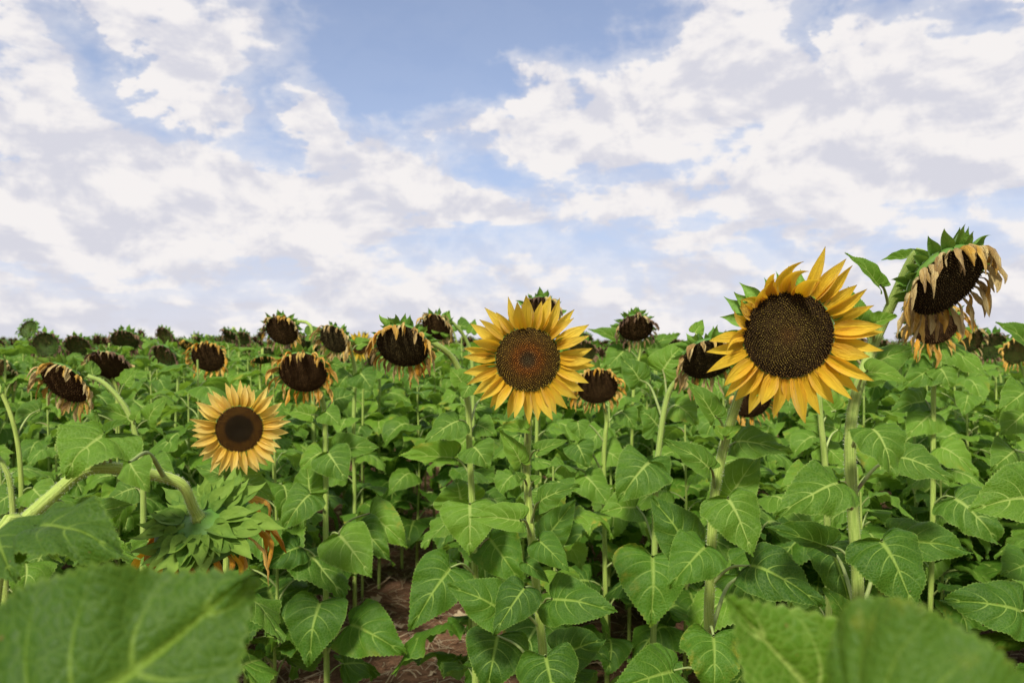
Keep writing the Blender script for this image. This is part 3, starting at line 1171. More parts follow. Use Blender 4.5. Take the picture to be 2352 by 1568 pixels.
def build_straw():
    rr = random.Random(3)
    g = Geo()
    for i in range(11000):
        y = 2.6 + 6.0 * rr.random() ** 1.1
        x = rr.uniform(-.75, .75) * y
        L = rr.uniform(.03, .16)
        a = rr.uniform(0, 2 * PI)
        z = ground_z(x, y) + rr.uniform(.005, .03)
        w = rr.uniform(.0012, .0035)
        P, q = [], Vector((x, y, z))
        el = rr.uniform(-.1, .45)
        for k in range(4):
            P.append(q.copy())
            a += rr.uniform(-.5, .5)
            q = q + Vector((math.cos(a), math.sin(a), el)) * L / 3
            el -= rr.uniform(0, .4)
        V, U = [], []
        for k, p in enumerate(P):
            s = Vector((-math.sin(a), math.cos(a), .3)) * w
            V += [tuple(p - s), tuple(p + s)]
            U += [(0, i * .37 + k * .1), (1, i * .37 + k * .1)]
        g.add(V, [(0, 1, 3, 2), (2, 3, 5, 4), (4, 5, 7, 6)], U)
    # dry fallen leaf scraps
    for i in range(260):
        y = 2.8 + 5.0 * rr.random()
        x = rr.uniform(-.7, .7) * y
        V, F, U = blade(4, 1, i, .2, .2, 0, -.2, 0)
        V = bend(V, 40, -60)
        s = rr.uniform(.03, .08)
        m = T((x, y, ground_z(x, y) + .02)) @ Matrix.Rotation(rr.uniform(0, 6.28), 4, 'Z') @ Matrix.Rotation(rr.uniform(-.6, .6), 4, 'X') @ Matrix.Scale(s, 4)
        g.add([tuple(m @ Vector(v)) for v in V], F, U)
    o = bpy.data.objects.new('dry_straw', g.mesh('straw_shape', [M['straw']]))
    o['kind'] = 'stuff'
    o['label'] = 'dry straw and leaf scraps lying on the red soil'
    o['category'] = 'straw'
    C.objects.link(o)


build_straw()

# ------------------------------------------------------------------ the plants one can tell apart
S = 4096 / 2352


def Q(X, Y, d):
    """the same in 2352-wide coordinates"""
    return P4(X * S, Y * S, d)


def ring(n, fn, seed):
    rr = random.Random(seed)
    out = []
    for i in range(n):
        a = 360 * i / n + rr.uniform(-3.5, 3.5)
        ln, kind, tilt = fn(a % 360, rr, i)
        out.append((a, ln, kind, tilt))
    return out


# middle bloom
def pf1(a, rr, i):
    ln = 1.13 + .08 * math.sin(R(a) + .4) + rr.uniform(-.07, .09)
    top = math.sin(R(a))
    return ln, rr.randrange(10), (-2 if i % 2 else 6) + 10 * max(0, top) + rr.uniform(-4, 4)


mid_style = dict(dome=.14, dip=.05, disc='disc_centre', n=760, petals=ring(36, pf1, 4), w=1.04, wr=1.0, pmat='petal', bracts=22, fh=.055)
hero_plant('fresh sunflower in full bloom in the middle, dark disc with an orange-brown inner ring',
           [(2112, 1700, 1.80), (2108, 1900, 1.80), (2126, 2150, 1.79), (2150, 2400, 1.78), (2178, 2731, 1.77)],
           leaves=[(2105, 1718, 1990, 1712, 62, -.02, 5), (2085, 1852, 1995, 1722, 95, .0, 0, .0),
                   (2156, 1800, 2272, 1762, 62, -.03, 3), (2162, 2006, 2323, 1943, 112, -.05, 1, -.03), (2156, 2160, 2277, 2284, 130, -.08, 2),
                   (2185, 2150, 2302, 1996, 140, .10, 6), (2208, 2394, 2468, 2447, 210, -.06, 0), (2182, 2622, 2235, 2860, 250, -.12, 4),
                   (2240, 2620, 2420, 2560, 190, .12, 8), (2081, 2079, 1879, 2070, 125, -.06, 3), (2099, 2349, 1974, 2537, 175, -.12, 2),
                   (2010, 2440, 1787, 2341, 205, -.05, 0, .0), (1990, 2540, 1945, 2770, 250, .06, 8), (2105, 2250, 2195, 2330, 70, -.03, 0),
                   (2085, 1918, 2060, 1885, 45, -.02, 5), (2135, 1925, 2165, 1905, 45, -.02, 5)],
           head=bloom(P4(2111, 1437, 1.73), (.0, -1, -.10), .0700, mid_style, 11), r_top=.0105, r_bot=.0145, hairs=1600, seed=11,
           auto=(.15, .62, 5, .19))


# big bloom on the right
def pf3(a, rr, i):
    top = math.sin(R(a))
    if 70 < a < 190:
        kind = rr.choice([10, 11, 12, 13]) if rr.random() < .75 else rr.randrange(10)
        ln = .60 + rr.uniform(-.14, .30)
        if 72 < a < 100:
            ln = 1.05 + rr.uniform(-.1, .2)
        tilt = 25 + rr.uniform(-10, 25)
    elif a < 70 or a > 330:
        kind, ln, tilt = rr.randrange(10), 1.14 + rr.uniform(-.2, .08), 8 + rr.uniform(-8, 8)
    else:
        kind, ln, tilt = rr.randrange(10), 1.10 + rr.uniform(-.22, .12), rr.uniform(-8, 8)
    return ln, kind, tilt


big_style = dict(dome=.10, dip=.02, disc='disc_olive', n=1250, petals=ring(37, pf3, 12), w=.94, wr=1.05, pmat='petal_orange', bracts=26, fh=.06, spin=0, bl=.9)
hero_plant('largest fresh sunflower, curled dark-tipped petals along its upper left edge, broad olive disc',
           [(3085, 1420, 1.54), (2985, 1520, 1.58), (2925, 1680, 1.58), (2880, 1850, 1.58), (2852, 2050, 1.58), (2842, 2300, 1.58), (2835, 2560, 1.58)],
           leaves=[(2860, 1665, 2745, 1522, 100, -.04, 3, .02), (2892, 1745, 2846, 1700, 55, -.04, 5), (2905, 1742, 2965, 1705, 50, -.03, 5),
                   (2840, 1872, 2646, 1760, 120, -.06, 0, .0), (2912, 1990, 3011, 2224, 240, -.10, 2), (2919, 1984, 3035, 1812, 175, .06, 8),
                   (2942, 1768, 3166, 1816, 150, .03, 1), (2744, 2180, 2600, 1984, 205, .05, 0), (2823, 2183, 2674, 2354, 225, -.12, 9),
                   (3003, 2262, 3293, 2428, 240, -.05, 1), (2853, 2541, 2845, 2800, 240, -.12, 4), (2695, 2680, 2440, 2770, 250, .02, 8),
                   (2960, 2300, 3080, 2560, 220, .15, 9)],
           head=bloom(P4(3152, 1338, 1.46), (-.22, -1, -.08), .0800, big_style, 21), r_top=.0115, r_bot=.016, hairs=1900, seed=21,
           auto=(.15, .65, 4, .2))


# small bloom on the left
def pf2(a, rr, i):
    return 1.15 + rr.uniform(-.16, .16), rr.randrange(10), (-10 if i % 2 else 7) + rr.uniform(-6, 6)


small_style = dict(dome=.08, dip=.06, disc='disc_small', n=620, petals=ring(44, pf2, 5), w=1.08, wr=1.0, pmat='petal_pale', bracts=20, fh=.05, bl=.8)
hero_plant('small pale yellow sunflower in bloom at the left, very dark disc centre, dense pointed petals',
           [(915, 1850, 2.12), (908, 2000, 2.13), (905, 2200, 2.14)],
           leaves=[(900, 1905, 785, 1870, 95, -.04, 0, .02), (925, 1912, 1050, 1895, 85, -.04, 3), (985, 1930, 1100, 2000, 110, .05, 1), (870, 2005, 760, 1960, 110, .03, 2)],
           head=bloom(P4(957, 1715, 2.06), (.26, -1, .04), .0590, small_style, 31), r_top=.008, r_bot=.013, hairs=900, seed=31,
           auto=(.25, .8, 6, .2))

# nodding head with its back to the camera
c4 = P4(822, 2120, 1.42)
hero_plant('spent sunflower seen from behind, rosette of green bracts, bowed over on a thick arched stem',
           [(725, 1935, 1.355), (600, 1895, 1.35), (440, 1870, 1.33), (330, 1885, 1.31), (200, 1990, 1.28), (95, 2085, 1.25), (0, 2190, 1.22)],
           leaves=[(423, 1731, 262, 1915, 330, .05, 8, -.06, (.1, -.8, .6)), (423, 1731, 512, 1680, 60, .05, 3, -.02),
                   (520, 1850, 600, 1965, 140, -.03, 7), (300, 2080, 532, 2020, 170, .10, 0, .0),
                   (215, 2108, 560, 2235, 200, .10, 4), (450, 1800, 352, 1870, 80, .1, 5)],
           head=wilt(c4, (.12, .60, -.78), .0900, 41, npet=24, nbr=64, pm=['dry_orange', 'petal_orange'], disc='disc_dark', n_flor=120, L=1.05, bscale=1.18, bmat='bract_pale', depth=.5, tierw=.70, flare=-.35, curlback=.6,
                     skip=lambda a: False),
           r_top=.0115, r_bot=.018, hairs=2600, seed=41, base=(-.92, 1.22), arched=True)

# big drooping head top right
hero_plant('tallest spent sunflower, heavy drooping dark head fringed with long papery tan petals',
           [(3535, 1285, 1.57), (3470, 1440, 1.56), (3415, 1620, 1.53), (3400, 1800, 1.52), (3412, 2050, 1.52), (3434, 2489, 1.52)],
           leaves=[(3519, 1141, 3376, 1012, 85, -.02, 3, .0), (3440, 1330, 3388, 1152, 130, .06, 0, .02), (3640, 1030, 3524, 1042, 52, .02, 5, .0),
                   (3487, 1716, 3566, 1914, 235, -.08, 1), (3355, 1927, 3095, 2072, 235, -.10, 9), (3598, 1831, 3812, 1930, 165, .02, 1),
                   (3526, 2160, 3660, 2450, 300, -.12, 2), (3585, 2160, 3887, 2214, 200, .12, 8), (3306, 2183, 3059, 2108, 125, .05, 5),
                   (3320, 2190, 3400, 2440, 190, .15, 9), (3450, 1480, 3652, 1395, 160, .10, 0), (3470, 1484, 3627, 1525, 105, -.03, 3),
                   (3500, 1290, 3590, 1265, 60, .0, 5), (3380, 1420, 3330, 1350, 60, .08, 5), (3390, 2475, 3290, 2350, 110, .02, 8)],
           head=wilt(P4(3785, 1128, 1.44), (.30, -.72, -.62), .0790, 51, npet=36, nbr=44, pm=['dry_tan', 'dry_tan', 'dry_tan', 'dry_mid'], disc='disc_olive_dark', n_flor=900, L=.86, bscale=1.0, depth=.95, ncon=.06, curlback=0.0, flare=.5, hang=1.3),
           r_top=.014, r_bot=.018, hairs=1800, seed=51, auto=(.15, .6, 4, .2))

# the other spent heads of the front ranks
ORANGE = ['dry_orange', 'dry_orange', 'dry_mid']
MIX = ['dry_mid', 'dry_mid', 'dry_tan', 'dry_orange']
TANS = ['dry_tan', 'dry_tan', 'dry_mid']
hero_plant('spent sunflower with a wide dark disc and ochre petals, just left of the middle bloom',
           [(1740, 1375, 2.14), (1822, 1450, 2.18), (1870, 1600, 2.2), (1878, 1800, 2.2), (1891, 2060, 2.2), (1900, 2300, 2.2)],
           leaves=[(1808, 1830, 1594, 1824, 108, .0, 5), (1879, 2014, 1879, 2219, 232, -.08, 2), (1893, 1788, 1954, 1874, 160, -.06, 1),
                   (1836, 1680, 1699, 1770, 145, -.04, 2), (1802, 2269, 1640, 2520, 225, -.10, 0), (1956, 2150, 2087, 2337, 210, .02, 9),
                   (1845, 2006, 1822, 1915, 210, .06, 8), (1850, 1530, 1800, 1475, 95, -.03, 3), (1880, 1540, 1850, 1595, 90, -.05, 2), (1905, 1700, 1985, 1745, 120, .05, 1),
                   (1930, 1590, 1975, 1520, 80, .1, 0)],
           head=wilt(P4(1610, 1385, 2.08), (-.14, -.80, -.58), .0700, 61, npet=30, nbr=34, pm=MIX, disc='disc_olive_dark', ncon=.1, n_flor=700, L=.78, bmat='bract'),
           r_top=.0105, r_bot=.0145, hairs=1200, seed=61, auto=(.2, .6, 4, .2))
hero_plant('spent sunflower with dangling orange petals, above and right of the small pale bloom',
           [(1290, 1600, 2.66), (1300, 1700, 2.68), (1303, 1900, 2.68), (1303, 2200, 2.66), (1308, 2731, 2.62)],
           leaves=[(1240, 1978, 1134, 2120, 155, -.06, 1), (1356, 2136, 1487, 2308, 215, -.10, 2), (1196, 2186, 1036, 2275, 150, -.02, 9),
                   (1279, 2406, 1238, 2661, 250, -.14, 0), (1404, 2498, 1624, 2617, 235, -.04, 1), (1478, 2052, 1630, 2190, 160, .15, 8), (1440, 2100, 1560, 2240, 140, .1, 9),
                   (1240, 1970, 1225, 1843, 145, .05, 6), (1311, 1808, 1388, 1926, 165, -.08, 2), (1350, 1800, 1515, 1790, 130, .03, 3),
                   (1245, 1658, 1127, 1640, 80, .0, 3), (1301, 1645, 1362, 1702, 100, -.05, 2), (1340, 1600, 1420, 1570, 120, .1, 6), (1290, 1810, 1200, 1880, 120, .02, 1),
                   (1270, 1520, 1200, 1500, 60, .05, 5), (1330, 1455, 1372, 1470, 50, -.02, 5), (1160, 2480, 1000, 2440, 160, .1, 0)],
           head=wilt(P4(1212, 1490, 2.58), (.02, -.86, -.50), .0790, 71, npet=28, nbr=30, pm=ORANGE, ncon=.06, n_flor=600, L=.80, bmat='bract_pale'),
           r_top=.0105, r_bot=.0145, hairs=900, seed=71, auto=(.15, .5, 5, .2))
hero_plant('spent sunflower with pale folded petals half hidden behind the right edge of the middle bloom',
           [(2425, 1660, 3.05), (2420, 1750, 3.05), (2415, 1900, 3.05)],
           leaves=[(2310, 1685, 2322, 1755, 90, -.04, 2), (2490, 1650, 2540, 1720, 110, .02, 1), (2309, 1778, 2350, 1870, 125, -.1, 1), (2262, 1867, 2186, 1910, 110, -.1, 9),
                   (2340, 1900, 2440, 2028, 150, -.1, 2), (2410, 1800, 2500, 1860, 150, .05, 0)],
           head=wilt(P4(2388, 1545, 2.98), (.0, -.90, -.40), .0780, 81, npet=24, nbr=28, pm=['dry_mid', 'dry_orange'], n_flor=500, L=.75, bmat='bract_pale'),
           r_top=.010, r_bot=.014, seed=81, auto=(.3, .95, 7, .2))
hero_plant('dark spent sunflower with tan petals, tucked against the left edge of the largest bloom',
           [(2735, 1490, 2.46), (2680, 1560, 2.48), (2655, 1650, 2.48), (2635, 1800, 2.48), (2622, 1950, 2.48)],
           leaves=[(2650, 1480, 2740, 1370, 150, .1, 0), (2596, 1851, 2470, 2010, 225, -.06, 1), (2596, 1851, 2650, 1960, 180, -.05, 2), (2630, 1700, 2560, 1650, 160, .05, 8),
                   (2545, 2025, 2400, 2050, 160, .1, 3), (2610, 2223, 2603, 2504, 300, -.15, 0), (2560, 1520, 2480, 1430, 120, .2, 0), (2700, 1620, 2790, 1700, 150, .08, 1), (2780, 1330, 2812, 1278, 60, .05, 6)],
           head=wilt(P4(2832, 1438, 2.40), (.10, -.78, -.62), .0860, 91, npet=28, nbr=34, pm=TANS, disc='disc_olive_dark', ncon=-.06, n_flor=700, L=.72, bmat='bract'),
           r_top=.0105, r_bot=.0145, hairs=900, seed=91, auto=(.2, .75, 5, .2))
hero_plant('small dark spent head with grey-brown petals, against the sky between the two large blooms',
           [(2560, 1400, 3.85), (2540, 1500, 3.85), (2530, 1650, 3.85)],
           leaves=[(2480, 1360, 2350, 1318, 60, .0, 3), (2490, 1330, 2440, 1300, 55, .05, 6), (2590, 1395, 2720, 1340, 80, .0, 1), (2540, 1260, 2545, 1225, 30, .0, 6), (2500, 1400, 2420, 1480, 120, .0, 2)],
           head=wilt(P4(2543, 1312, 3.8), (.0, -.84, -.55), .0820, 101, npet=26, nbr=28, pm=['dry_tan', 'dry_far'], n_flor=400, L=.62, bmat='bract'),
           r_top=.009, r_bot=.013, seed=101, auto=(.4, 1.25, 10, .19))
hero_plant('spent brown head peeping up behind the top petals of the middle bloom',
           [(2160, 1330, 3.55), (2150, 1500, 3.55)],
           leaves=[(2230, 1260, 2268, 1242, 34, .0, 3)],
           head=wilt(P4(2160, 1245, 3.5), (.0, -.88, -.45), .0780, 111, npet=24, nbr=26, pm=['dry_tan', 'dry_far'], n_flor=350, L=.6, bmat='bract'),
           r_top=.009, r_bot=.013, seed=111, auto=(.4, 1.2, 9, .18))
hero_plant('spent head with tan petals and one upright leaf, behind the shoulder of the ochre-petalled head',
           [(1810, 1290, 3.85), (1870, 1370, 3.9), (1890, 1480, 3.9)],
           leaves=[(1760, 1330, 1798, 1240, 75, -.1, 6), (1885, 1330, 1900, 1275, 45, -.02, 6), (1830, 1300, 1890, 1320, 70, .05, 3)],
           head=wilt(P4(1745, 1308, 3.8), (-.3, -.78, -.55), .0760, 121, npet=24, nbr=26, pm=TANS, n_flor=350, L=.75, bmat='bract'),
           r_top=.010, r_bot=.014, seed=121, auto=(.4, 1.2, 9, .19))
hero_plant('round dark spent head on the skyline directly above the head with dangling orange petals',
           [(1240, 1300, 3.85), (1250, 1450, 3.85)],
           leaves=[(1230, 1340, 1310, 1330, 70, .0, 3)],
           head=wilt(P4(1128, 1322, 3.9), (-.12, -.85, -.50), .0830, 131, npet=26, nbr=26, pm=TANS + ['dry_far'], n_flor=400, L=.62, bmat='bract'),
           r_top=.010, r_bot=.014, seed=131, auto=(.4, 1.2, 9, .19))
hero_plant('olive-faced spent head turned left with petals down its right side, next to the ochre-petalled head',
           [(1400, 1390, 3.65), (1420, 1500, 3.68), (1415, 1680, 3.68)],
           leaves=[(1430, 1380, 1490, 1365, 60, .0, 3), (1440, 1490, 1490, 1560, 130, -.05, 2), (1400, 1500, 1350, 1560, 110, .05, 1)],
           head=wilt(P4(1335, 1357, 3.6), (-.45, -.80, -.42), .0780, 141, npet=26, nbr=26, pm=TANS, disc='disc_olive_dark', n_flor=400, L=.8, bmat='bract'),
           r_top=.010, r_bot=.014, seed=141, auto=(.35, 1.15, 9, .19))
hero_plant('dark spent head ringed with orange, standing alone above and left of the small pale bloom',
           [(880, 1500, 4.3), (885, 1620, 4.3)],
           head=wilt(P4(833, 1428, 4.2), (.0, -.88, -.42), .0880, 151, npet=26, nbr=22, pm=ORANGE, n_flor=350, L=.62, bmat='bract'),
           r_top=.010, r_bot=.014, seed=151, auto=(.35, 1.1, 9, .19))
hero_plant('spent head with grey-pink petals and a leaf on each side, above the left arching stem',
           [(450, 1500, 3.5), (470, 1600, 3.5)],
           leaves=[(490, 1530, 545, 1465, 90, -.1, 6), (372, 1500, 355, 1430, 60, -.1, 6)],
           head=wilt(P4(432, 1462, 3.45), (.1, -.74, -.64), .0860, 161, npet=26, nbr=26, pm=['dry_tan', 'dry_far'], n_flor=400, L=.6, bmat='bract'),
           r_top=.010, r_bot=.014, seed=161, auto=(.35, 1.05, 8, .2))
hero_plant('spent sunflower facing left, on a pale stem that arches over like a crook',
           [(345, 1502, 2.62), (420, 1535, 2.62), (505, 1635, 2.62), (545, 1750, 2.62), (570, 1900, 2.62), (572, 2200, 2.62)],
           leaves=[(500, 1535, 545, 1470, 60, .0, 6), (592, 1680, 674, 1588, 105, .02, 0, .0), (515, 1670, 385, 1628, 75, .0, 3), (540, 1680, 560, 1640, 50, -.03, 3),
                   (380, 1740, 383, 1640, 60, -.05, 6), (600, 1850, 700, 1900, 120, .05, 1), (540, 1950, 430, 2000, 130, .05, 2)],
           head=wilt(P4(258, 1532, 2.56), (-.28, -.74, -.58), .0850, 171, npet=28, nbr=34, pm=TANS, n_flor=500, L=.62, bmat='bract_pale', depth=.6),
           r_top=.010, r_bot=.0145, hairs=1000, seed=171, auto=(.3, .85, 6, .19))
hero_plant('second spent head, black disc and gold petals, hanging right under the tallest drooping head',
           [(3745, 1400, 2.78), (3735, 1500, 2.8), (3733, 1750, 2.8), (3730, 2100, 2.8)],
           leaves=[(3735, 1478, 3606, 1550, 140, -.05, 1), (3755, 1372, 3950, 1510, 150, -.04, 2), (3760, 1470, 3800, 1560, 130, -.08, 9), (3762, 1790, 3905, 1905, 150, -.03, 1),
                   (3700, 1600, 3560, 1650, 120, .08, 3), (3820, 1990, 3990, 2180, 230, -.1, 9), (3765, 1380, 3915, 1308, 60, .06, 3), (3730, 1650, 3620, 1750, 150, .02, 2)],
           head=wilt(P4(3742, 1298, 2.7), (.0, -.92, -.30), .0800, 181, npet=26, nbr=24, pm=['dry_orange', 'dry_mid'], n_flor=400, L=.95, bmat='bract'),
           r_top=.010, r_bot=.0145, seed=181, auto=(.3, .8, 6, .2))
hero_plant('dark spent head low behind the largest bloom, between its stem and lower petals',
           [(3010, 1680, 3.0), (3000, 1800, 3.0)],
           head=wilt(P4(3008, 1605, 2.95), (.1, -.88, -.45), .0720, 191, npet=22, nbr=20, pm=ORANGE, n_flor=300, L=.7, bmat='bract'),
           r_top=.010, r_bot=.014, seed=191, auto=(.3, .95, 8, .19))
hero_plant('plain green sunflower stem standing behind the lower petals of the largest bloom',
           [(3275, 1560, 2.1), (3285, 1700, 2.1), (3300, 1850, 2.1), (3310, 2180, 2.1)],
           leaves=[(3350, 1720, 3180, 1690, 110, .05, 1), (3290, 1780, 3380, 1860, 130, .06, 2), (3250, 1900, 3120, 1960, 150, .1, 9), (3340, 1640, 3240, 1560, 110, .02, 3)],
           r_top=.010, r_bot=.0145, seed=201, auto=(.2, .8, 6, .2))
for (X, Y, d, r, n, lab, pm, dk) in [
    (3868, 1362, 4.1, .085, (.1, -.88, -.42), 'brown spent head on the skyline just right of the tallest drooping head', 'dry_tan', 'disc_dark'),
    (3968, 1384, 4.6, .082, (-.1, -.9, -.38), 'olive-brown spent head on the skyline, middle one of the row near the right edge', 'dry_far', 'disc_olive_dark'),
    (4070, 1400, 4.4, .085, (.0, -.88, -.42), 'spent head cut by the right edge of the view, orange at its lower rim', 'dry_orange', 'disc_dark'),
    (2672, 1388, 5.0, .080, (.0, -.85, -.50), 'small brown spent head among leaves, right of the dark head against the sky', 'dry_far', 'disc_dark'),
    (2330, 1405, 4.8, .078, (-.1, -.88, -.42), 'small dark spent head just beyond the right petals of the middle bloom', 'dry_far', 'disc_dark'),
    (182, 1378, 5.5, .088, (.0, -.97, -.15), 'dark round spent head facing forward among the far tops at the left', 'dry_far', 'disc_olive_dark'),
    (310, 1382, 6.0, .086, (.1, -.85, -.5), 'dark spent head half behind a leaf, right of the round forward-facing one at the left', 'dry_far', 'disc_dark'),
    (500, 1362, 5.2, .086, (.05, -.8, -.6), 'nodding brown head with a bright green collar, among the far tops at the left', 'dry_far', 'disc_dark'),
    (113, 1316, 7.5, .088, (-.1, -.9, .35), 'small olive head rising above all others on the skyline at far left', 'bract', 'disc_olive_dark'),
    (658, 1342, 7.0, .080, (-.3, -.85, -.42), 'little dark spent head on the skyline, above and left of the orange-ringed one', 'dry_far', 'disc_dark'),
    (22, 1485, 4.3, .085, (-.4, -.78, -.48), 'brown spent head cut by the left edge of the view', 'dry_tan', 'disc_dark'),
    (1215, 1388, 4.6, .078, (.2, -.8, -.55), 'brown spent head on the skyline between the round dark and the olive-faced head', 'dry_far', 'disc_dark'),
    (1508, 1442, 6.2, .070, (.0, -.93, -.35), 'tiny dark head with one hanging petal below the ochre-petalled head', 'dry_far', 'disc_dark'),
    (968, 1352, 8.0, .082, (.0, -.85, -.5), 'little brown head on the skyline between the orange-ringed and the round dark one', 'dry_far', 'disc_dark'),
    (925, 1348, 9.0, .08, (.1, -.85, -.5), 'smallest brown head just left of its twin above the small pale bloom', 'dry_far', 'disc_dark'),
]:
    hero_plant(lab, [(X + 30, Y + 110, d + .08), (X + 34, Y + 200, d + .08)],
               head=wilt(P4(X, Y, d), n, r, int(X + Y), npet=22, nbr=20, pm=pm, disc=dk, n_flor=260, L=.55, split=False), r_top=.009, r_bot=.013, seed=int(X * 3 + Y), lod=1,
               auto=(.5, EYE - (Y - 1365.5) / FX * d - .12, 10, .19))

# the one small flower still open in the middle distance
tiny_style = dict(dome=.1, dip=.0, disc='disc_small', n=200, petals=ring(20, pf2, 6), w=.9, wr=1.3, pmat='petal', bracts=10, fh=.05)
hero_plant('tiny late yellow flower with a brown centre, left of the ochre-petalled head',
           [(1450, 1420, 4.6), (1452, 1560, 4.6)], head=bloom(P4(1440, 1385, 4.5), (.1, -.95, -.15), .045, tiny_style, 61), r_top=.006, r_bot=.011, seed=211, lod=1, auto=(.5, 1.25, 9, .18))

# foreground plants whose tops reach into the bottom of the view
def near_plant(label, base, top_z, leaves, seed, r=.009, mat='leaf_dark'):
    """leaves given as (junction point, tip point, width, hint, kind)"""
    rr = random.Random(seed)
    gz = ground_z(*base)
    origin = Vector((base[0], base[1], gz))
    top = Vector((base[0], base[1], top_z))
    fine = catmull([tuple(top), tuple(top.lerp(origin, .5) + Vector((.01, 0, 0))), tuple(origin - Vector((0, 0, .02)))], 8)
    sp = Spec()
    V, F, U = tube(fine - np.array(origin), np.linspace(r * .7, r * 1.5, len(fine)), 12, .045)
    si = sp.add('stem', build_mesh('stem_shape', V, F, [M['stem']], U))
    HERO_BASE.append(base)
    for (b, t, w, hint, kind) in leaves:
        b, t = Vector(b), Vector(t)
        y = t - b
        Ln = y.length
        y.normalize()
        x = y.cross(Vector(hint)).normalized()
        z = x.cross(y)
        wd = w / .94
        m = Matrix.Identity(4)
        for i in range(3):
            m[i][0], m[i][1], m[i][2], m[i][3] = x[i] * wd, y[i] * Ln, z[i] * (wd + Ln) * .5, (b - origin)[i]
        li = sp.add('leaf', hero_leaf(kind, mat), m)
        a = stem_at(fine, b.z - .05)
        ao, bo = a - origin, b - origin
        mid = ao.lerp(bo, .5) + Vector((0, 0, .01))
        C4 = catmull([tuple(ao), tuple(mid), tuple(bo)], 5)
        pv, pf, pu = tube(C4, np.linspace(.0045, .003, len(C4)), 7, cap=False)
        inv = m.inverted()
        sp.add('petiole', build_mesh('petiole_shape', [tuple(inv @ Vector(v)) for v in pv], pf, [M['petiole']], pu), None, li)
    return place(sp, 'sunflower', origin, label, 'sunflower', 'sunflower plants')


near_plant('blurred young sunflower at the lower left, one huge leaf with its tip pointing right',
           (-.28, .47), 1.20, [(P4(100, 3020, .44), P4(1018, 2290, .50), .185, (.2, -.82, .55), 6),
                               (P4(-150, 2900, .5), P4(-420, 2500, .5), .15, (-.2, -.5, .85), 2)], 301)
near_plant('blurred young sunflower at the lower right, pointed leaf rising beside a stem',
           (.31, .62), 1.22, [(P4(3430, 3030, .58), P4(2895, 2382, .56), .150, (-.1, -.85, .5), 3)], 302, mat='leaf')
near_plant('blurred young sunflower in the lower right corner, a broad dark rounded leaf filling the corner',
           (.36, .40), 1.22, [(P4(3450, 2930, .41), P4(4450, 3020, .38), .128, (.0, -.90, .40), 1)], 303)
near_plant('blurred bluish-green leaf at the left edge on a young stem, below the bowed stem',
           (-.72, .92), 1.18, [(P4(141, 2108, .88), P4(520, 2245, .80), .10, (.0, -.55, .8), 4), (P4(-20, 2125, .88), P4(60, 2330, .8), .10, (.0, -.6, .8), 2)], 304)
hero_plant('purple-stalked sunflower at the left edge, one leaf lying flat across the top of the stalk',
           [(5, 1840, 1.45), (40, 1930, 1.45), (50, 2100, 1.45), (20, 2250, 1.45)],
           leaves=[(-30, 1808, 60, 1812, 50, .0, 3)], r_top=.006, r_bot=.011, hairs=500, seed=305, auto=(.2, .8, 4, .18))
hero_plant('slender sunflower stem at the left edge with rising leaf stalks, flower out of view',
           [(-10, 1530, 2.5), (50, 1680, 2.5), (80, 1850, 2.5), (85, 2100, 2.5)],
           leaves=[(-10, 1560, 20, 1530, 50, .0, 6), (160, 1640, 40, 1700, 110, .1, 3), (50, 1980, -60, 2080, 140, .0, 1), (130, 1950, 210, 2040, 140, .0, 2)], r_top=.009, r_bot=.013, seed=306, auto=(.3, .95, 6, .2))
hero_plant('leafy sunflower at the right edge, one broad serrated leaf pointing left, no head',
           [(4190, 1500, 1.75), (4200, 1800, 1.75), (4205, 2200, 1.75), (4205, 2500, 1.75)],
           leaves=[(4150, 1980, 3871, 2042, 270, -.1, 3, .0), (4080, 2445, 3760, 2402, 230, -.05, 1), (4120, 1380, 3978, 1290, 110, .2, 3, .0), (4110, 1560, 3990, 1650, 150, .2, 9),
                   (4130, 2250, 4000, 2300, 200, .1, 2), (4060, 1800, 3960, 1880, 160, .25, 9), (4100, 1650, 4000, 1740, 150, .3, 2)], r_top=.011, r_bot=.016, seed=307, auto=(.2, .8, 6, .2))

# ------------------------------------------------------------------ the rank and file behind
rf = random.Random(77)
TOPS = []
for q in range(9):
    sp = Spec()
    Hh = [1.46, 1.40, 1.50, 1.42, 1.49, 1.38, 1.52, 1.45, 1.41][q]
    nod = R([40, 55, 33, 66, 45, 28, 50, 60, 38][q])
    n = Vector((0, -math.cos(nod), -math.sin(nod)))
    c = Vector((0, -.07, Hh))
    r = [.076, .066, .080, .064, .078, .060, .070, .074, .056][q]
    back = c - n * r * .58
    P = [back, back - n * .03 + Vector((0, 0, .005)), Vector((0, .03, Hh - .07)), Vector((.004, .02, Hh - .25)), Vector((0, 0, .9)), Vector((.005, .0, .45)), Vector((0, 0, -.03))]
    fine = catmull([tuple(p) for p in P], 3)
    V, F, U = tube(fine, np.linspace(.0068, .0105, len(fine)), 7, 0, cap=False)
    sp.add('stem', build_mesh('stem_shape', V, F, [M['stem']], U))
    wilt_head(sp, c, n, r, 4000 + q, npet=18, nbr=18, pm=['dry_far', 'dry_tan', 'dry_far', 'dry_mid', 'dry_far', 'dry_tan', 'dry_far', 'dry_orange', 'dry_far'][q], disc=['disc_dark', 'disc_olive_dark'][q % 2], n_flor=110, split=False, L=.55)
    TOPS.append((sp, fine, Hh, 'head'))
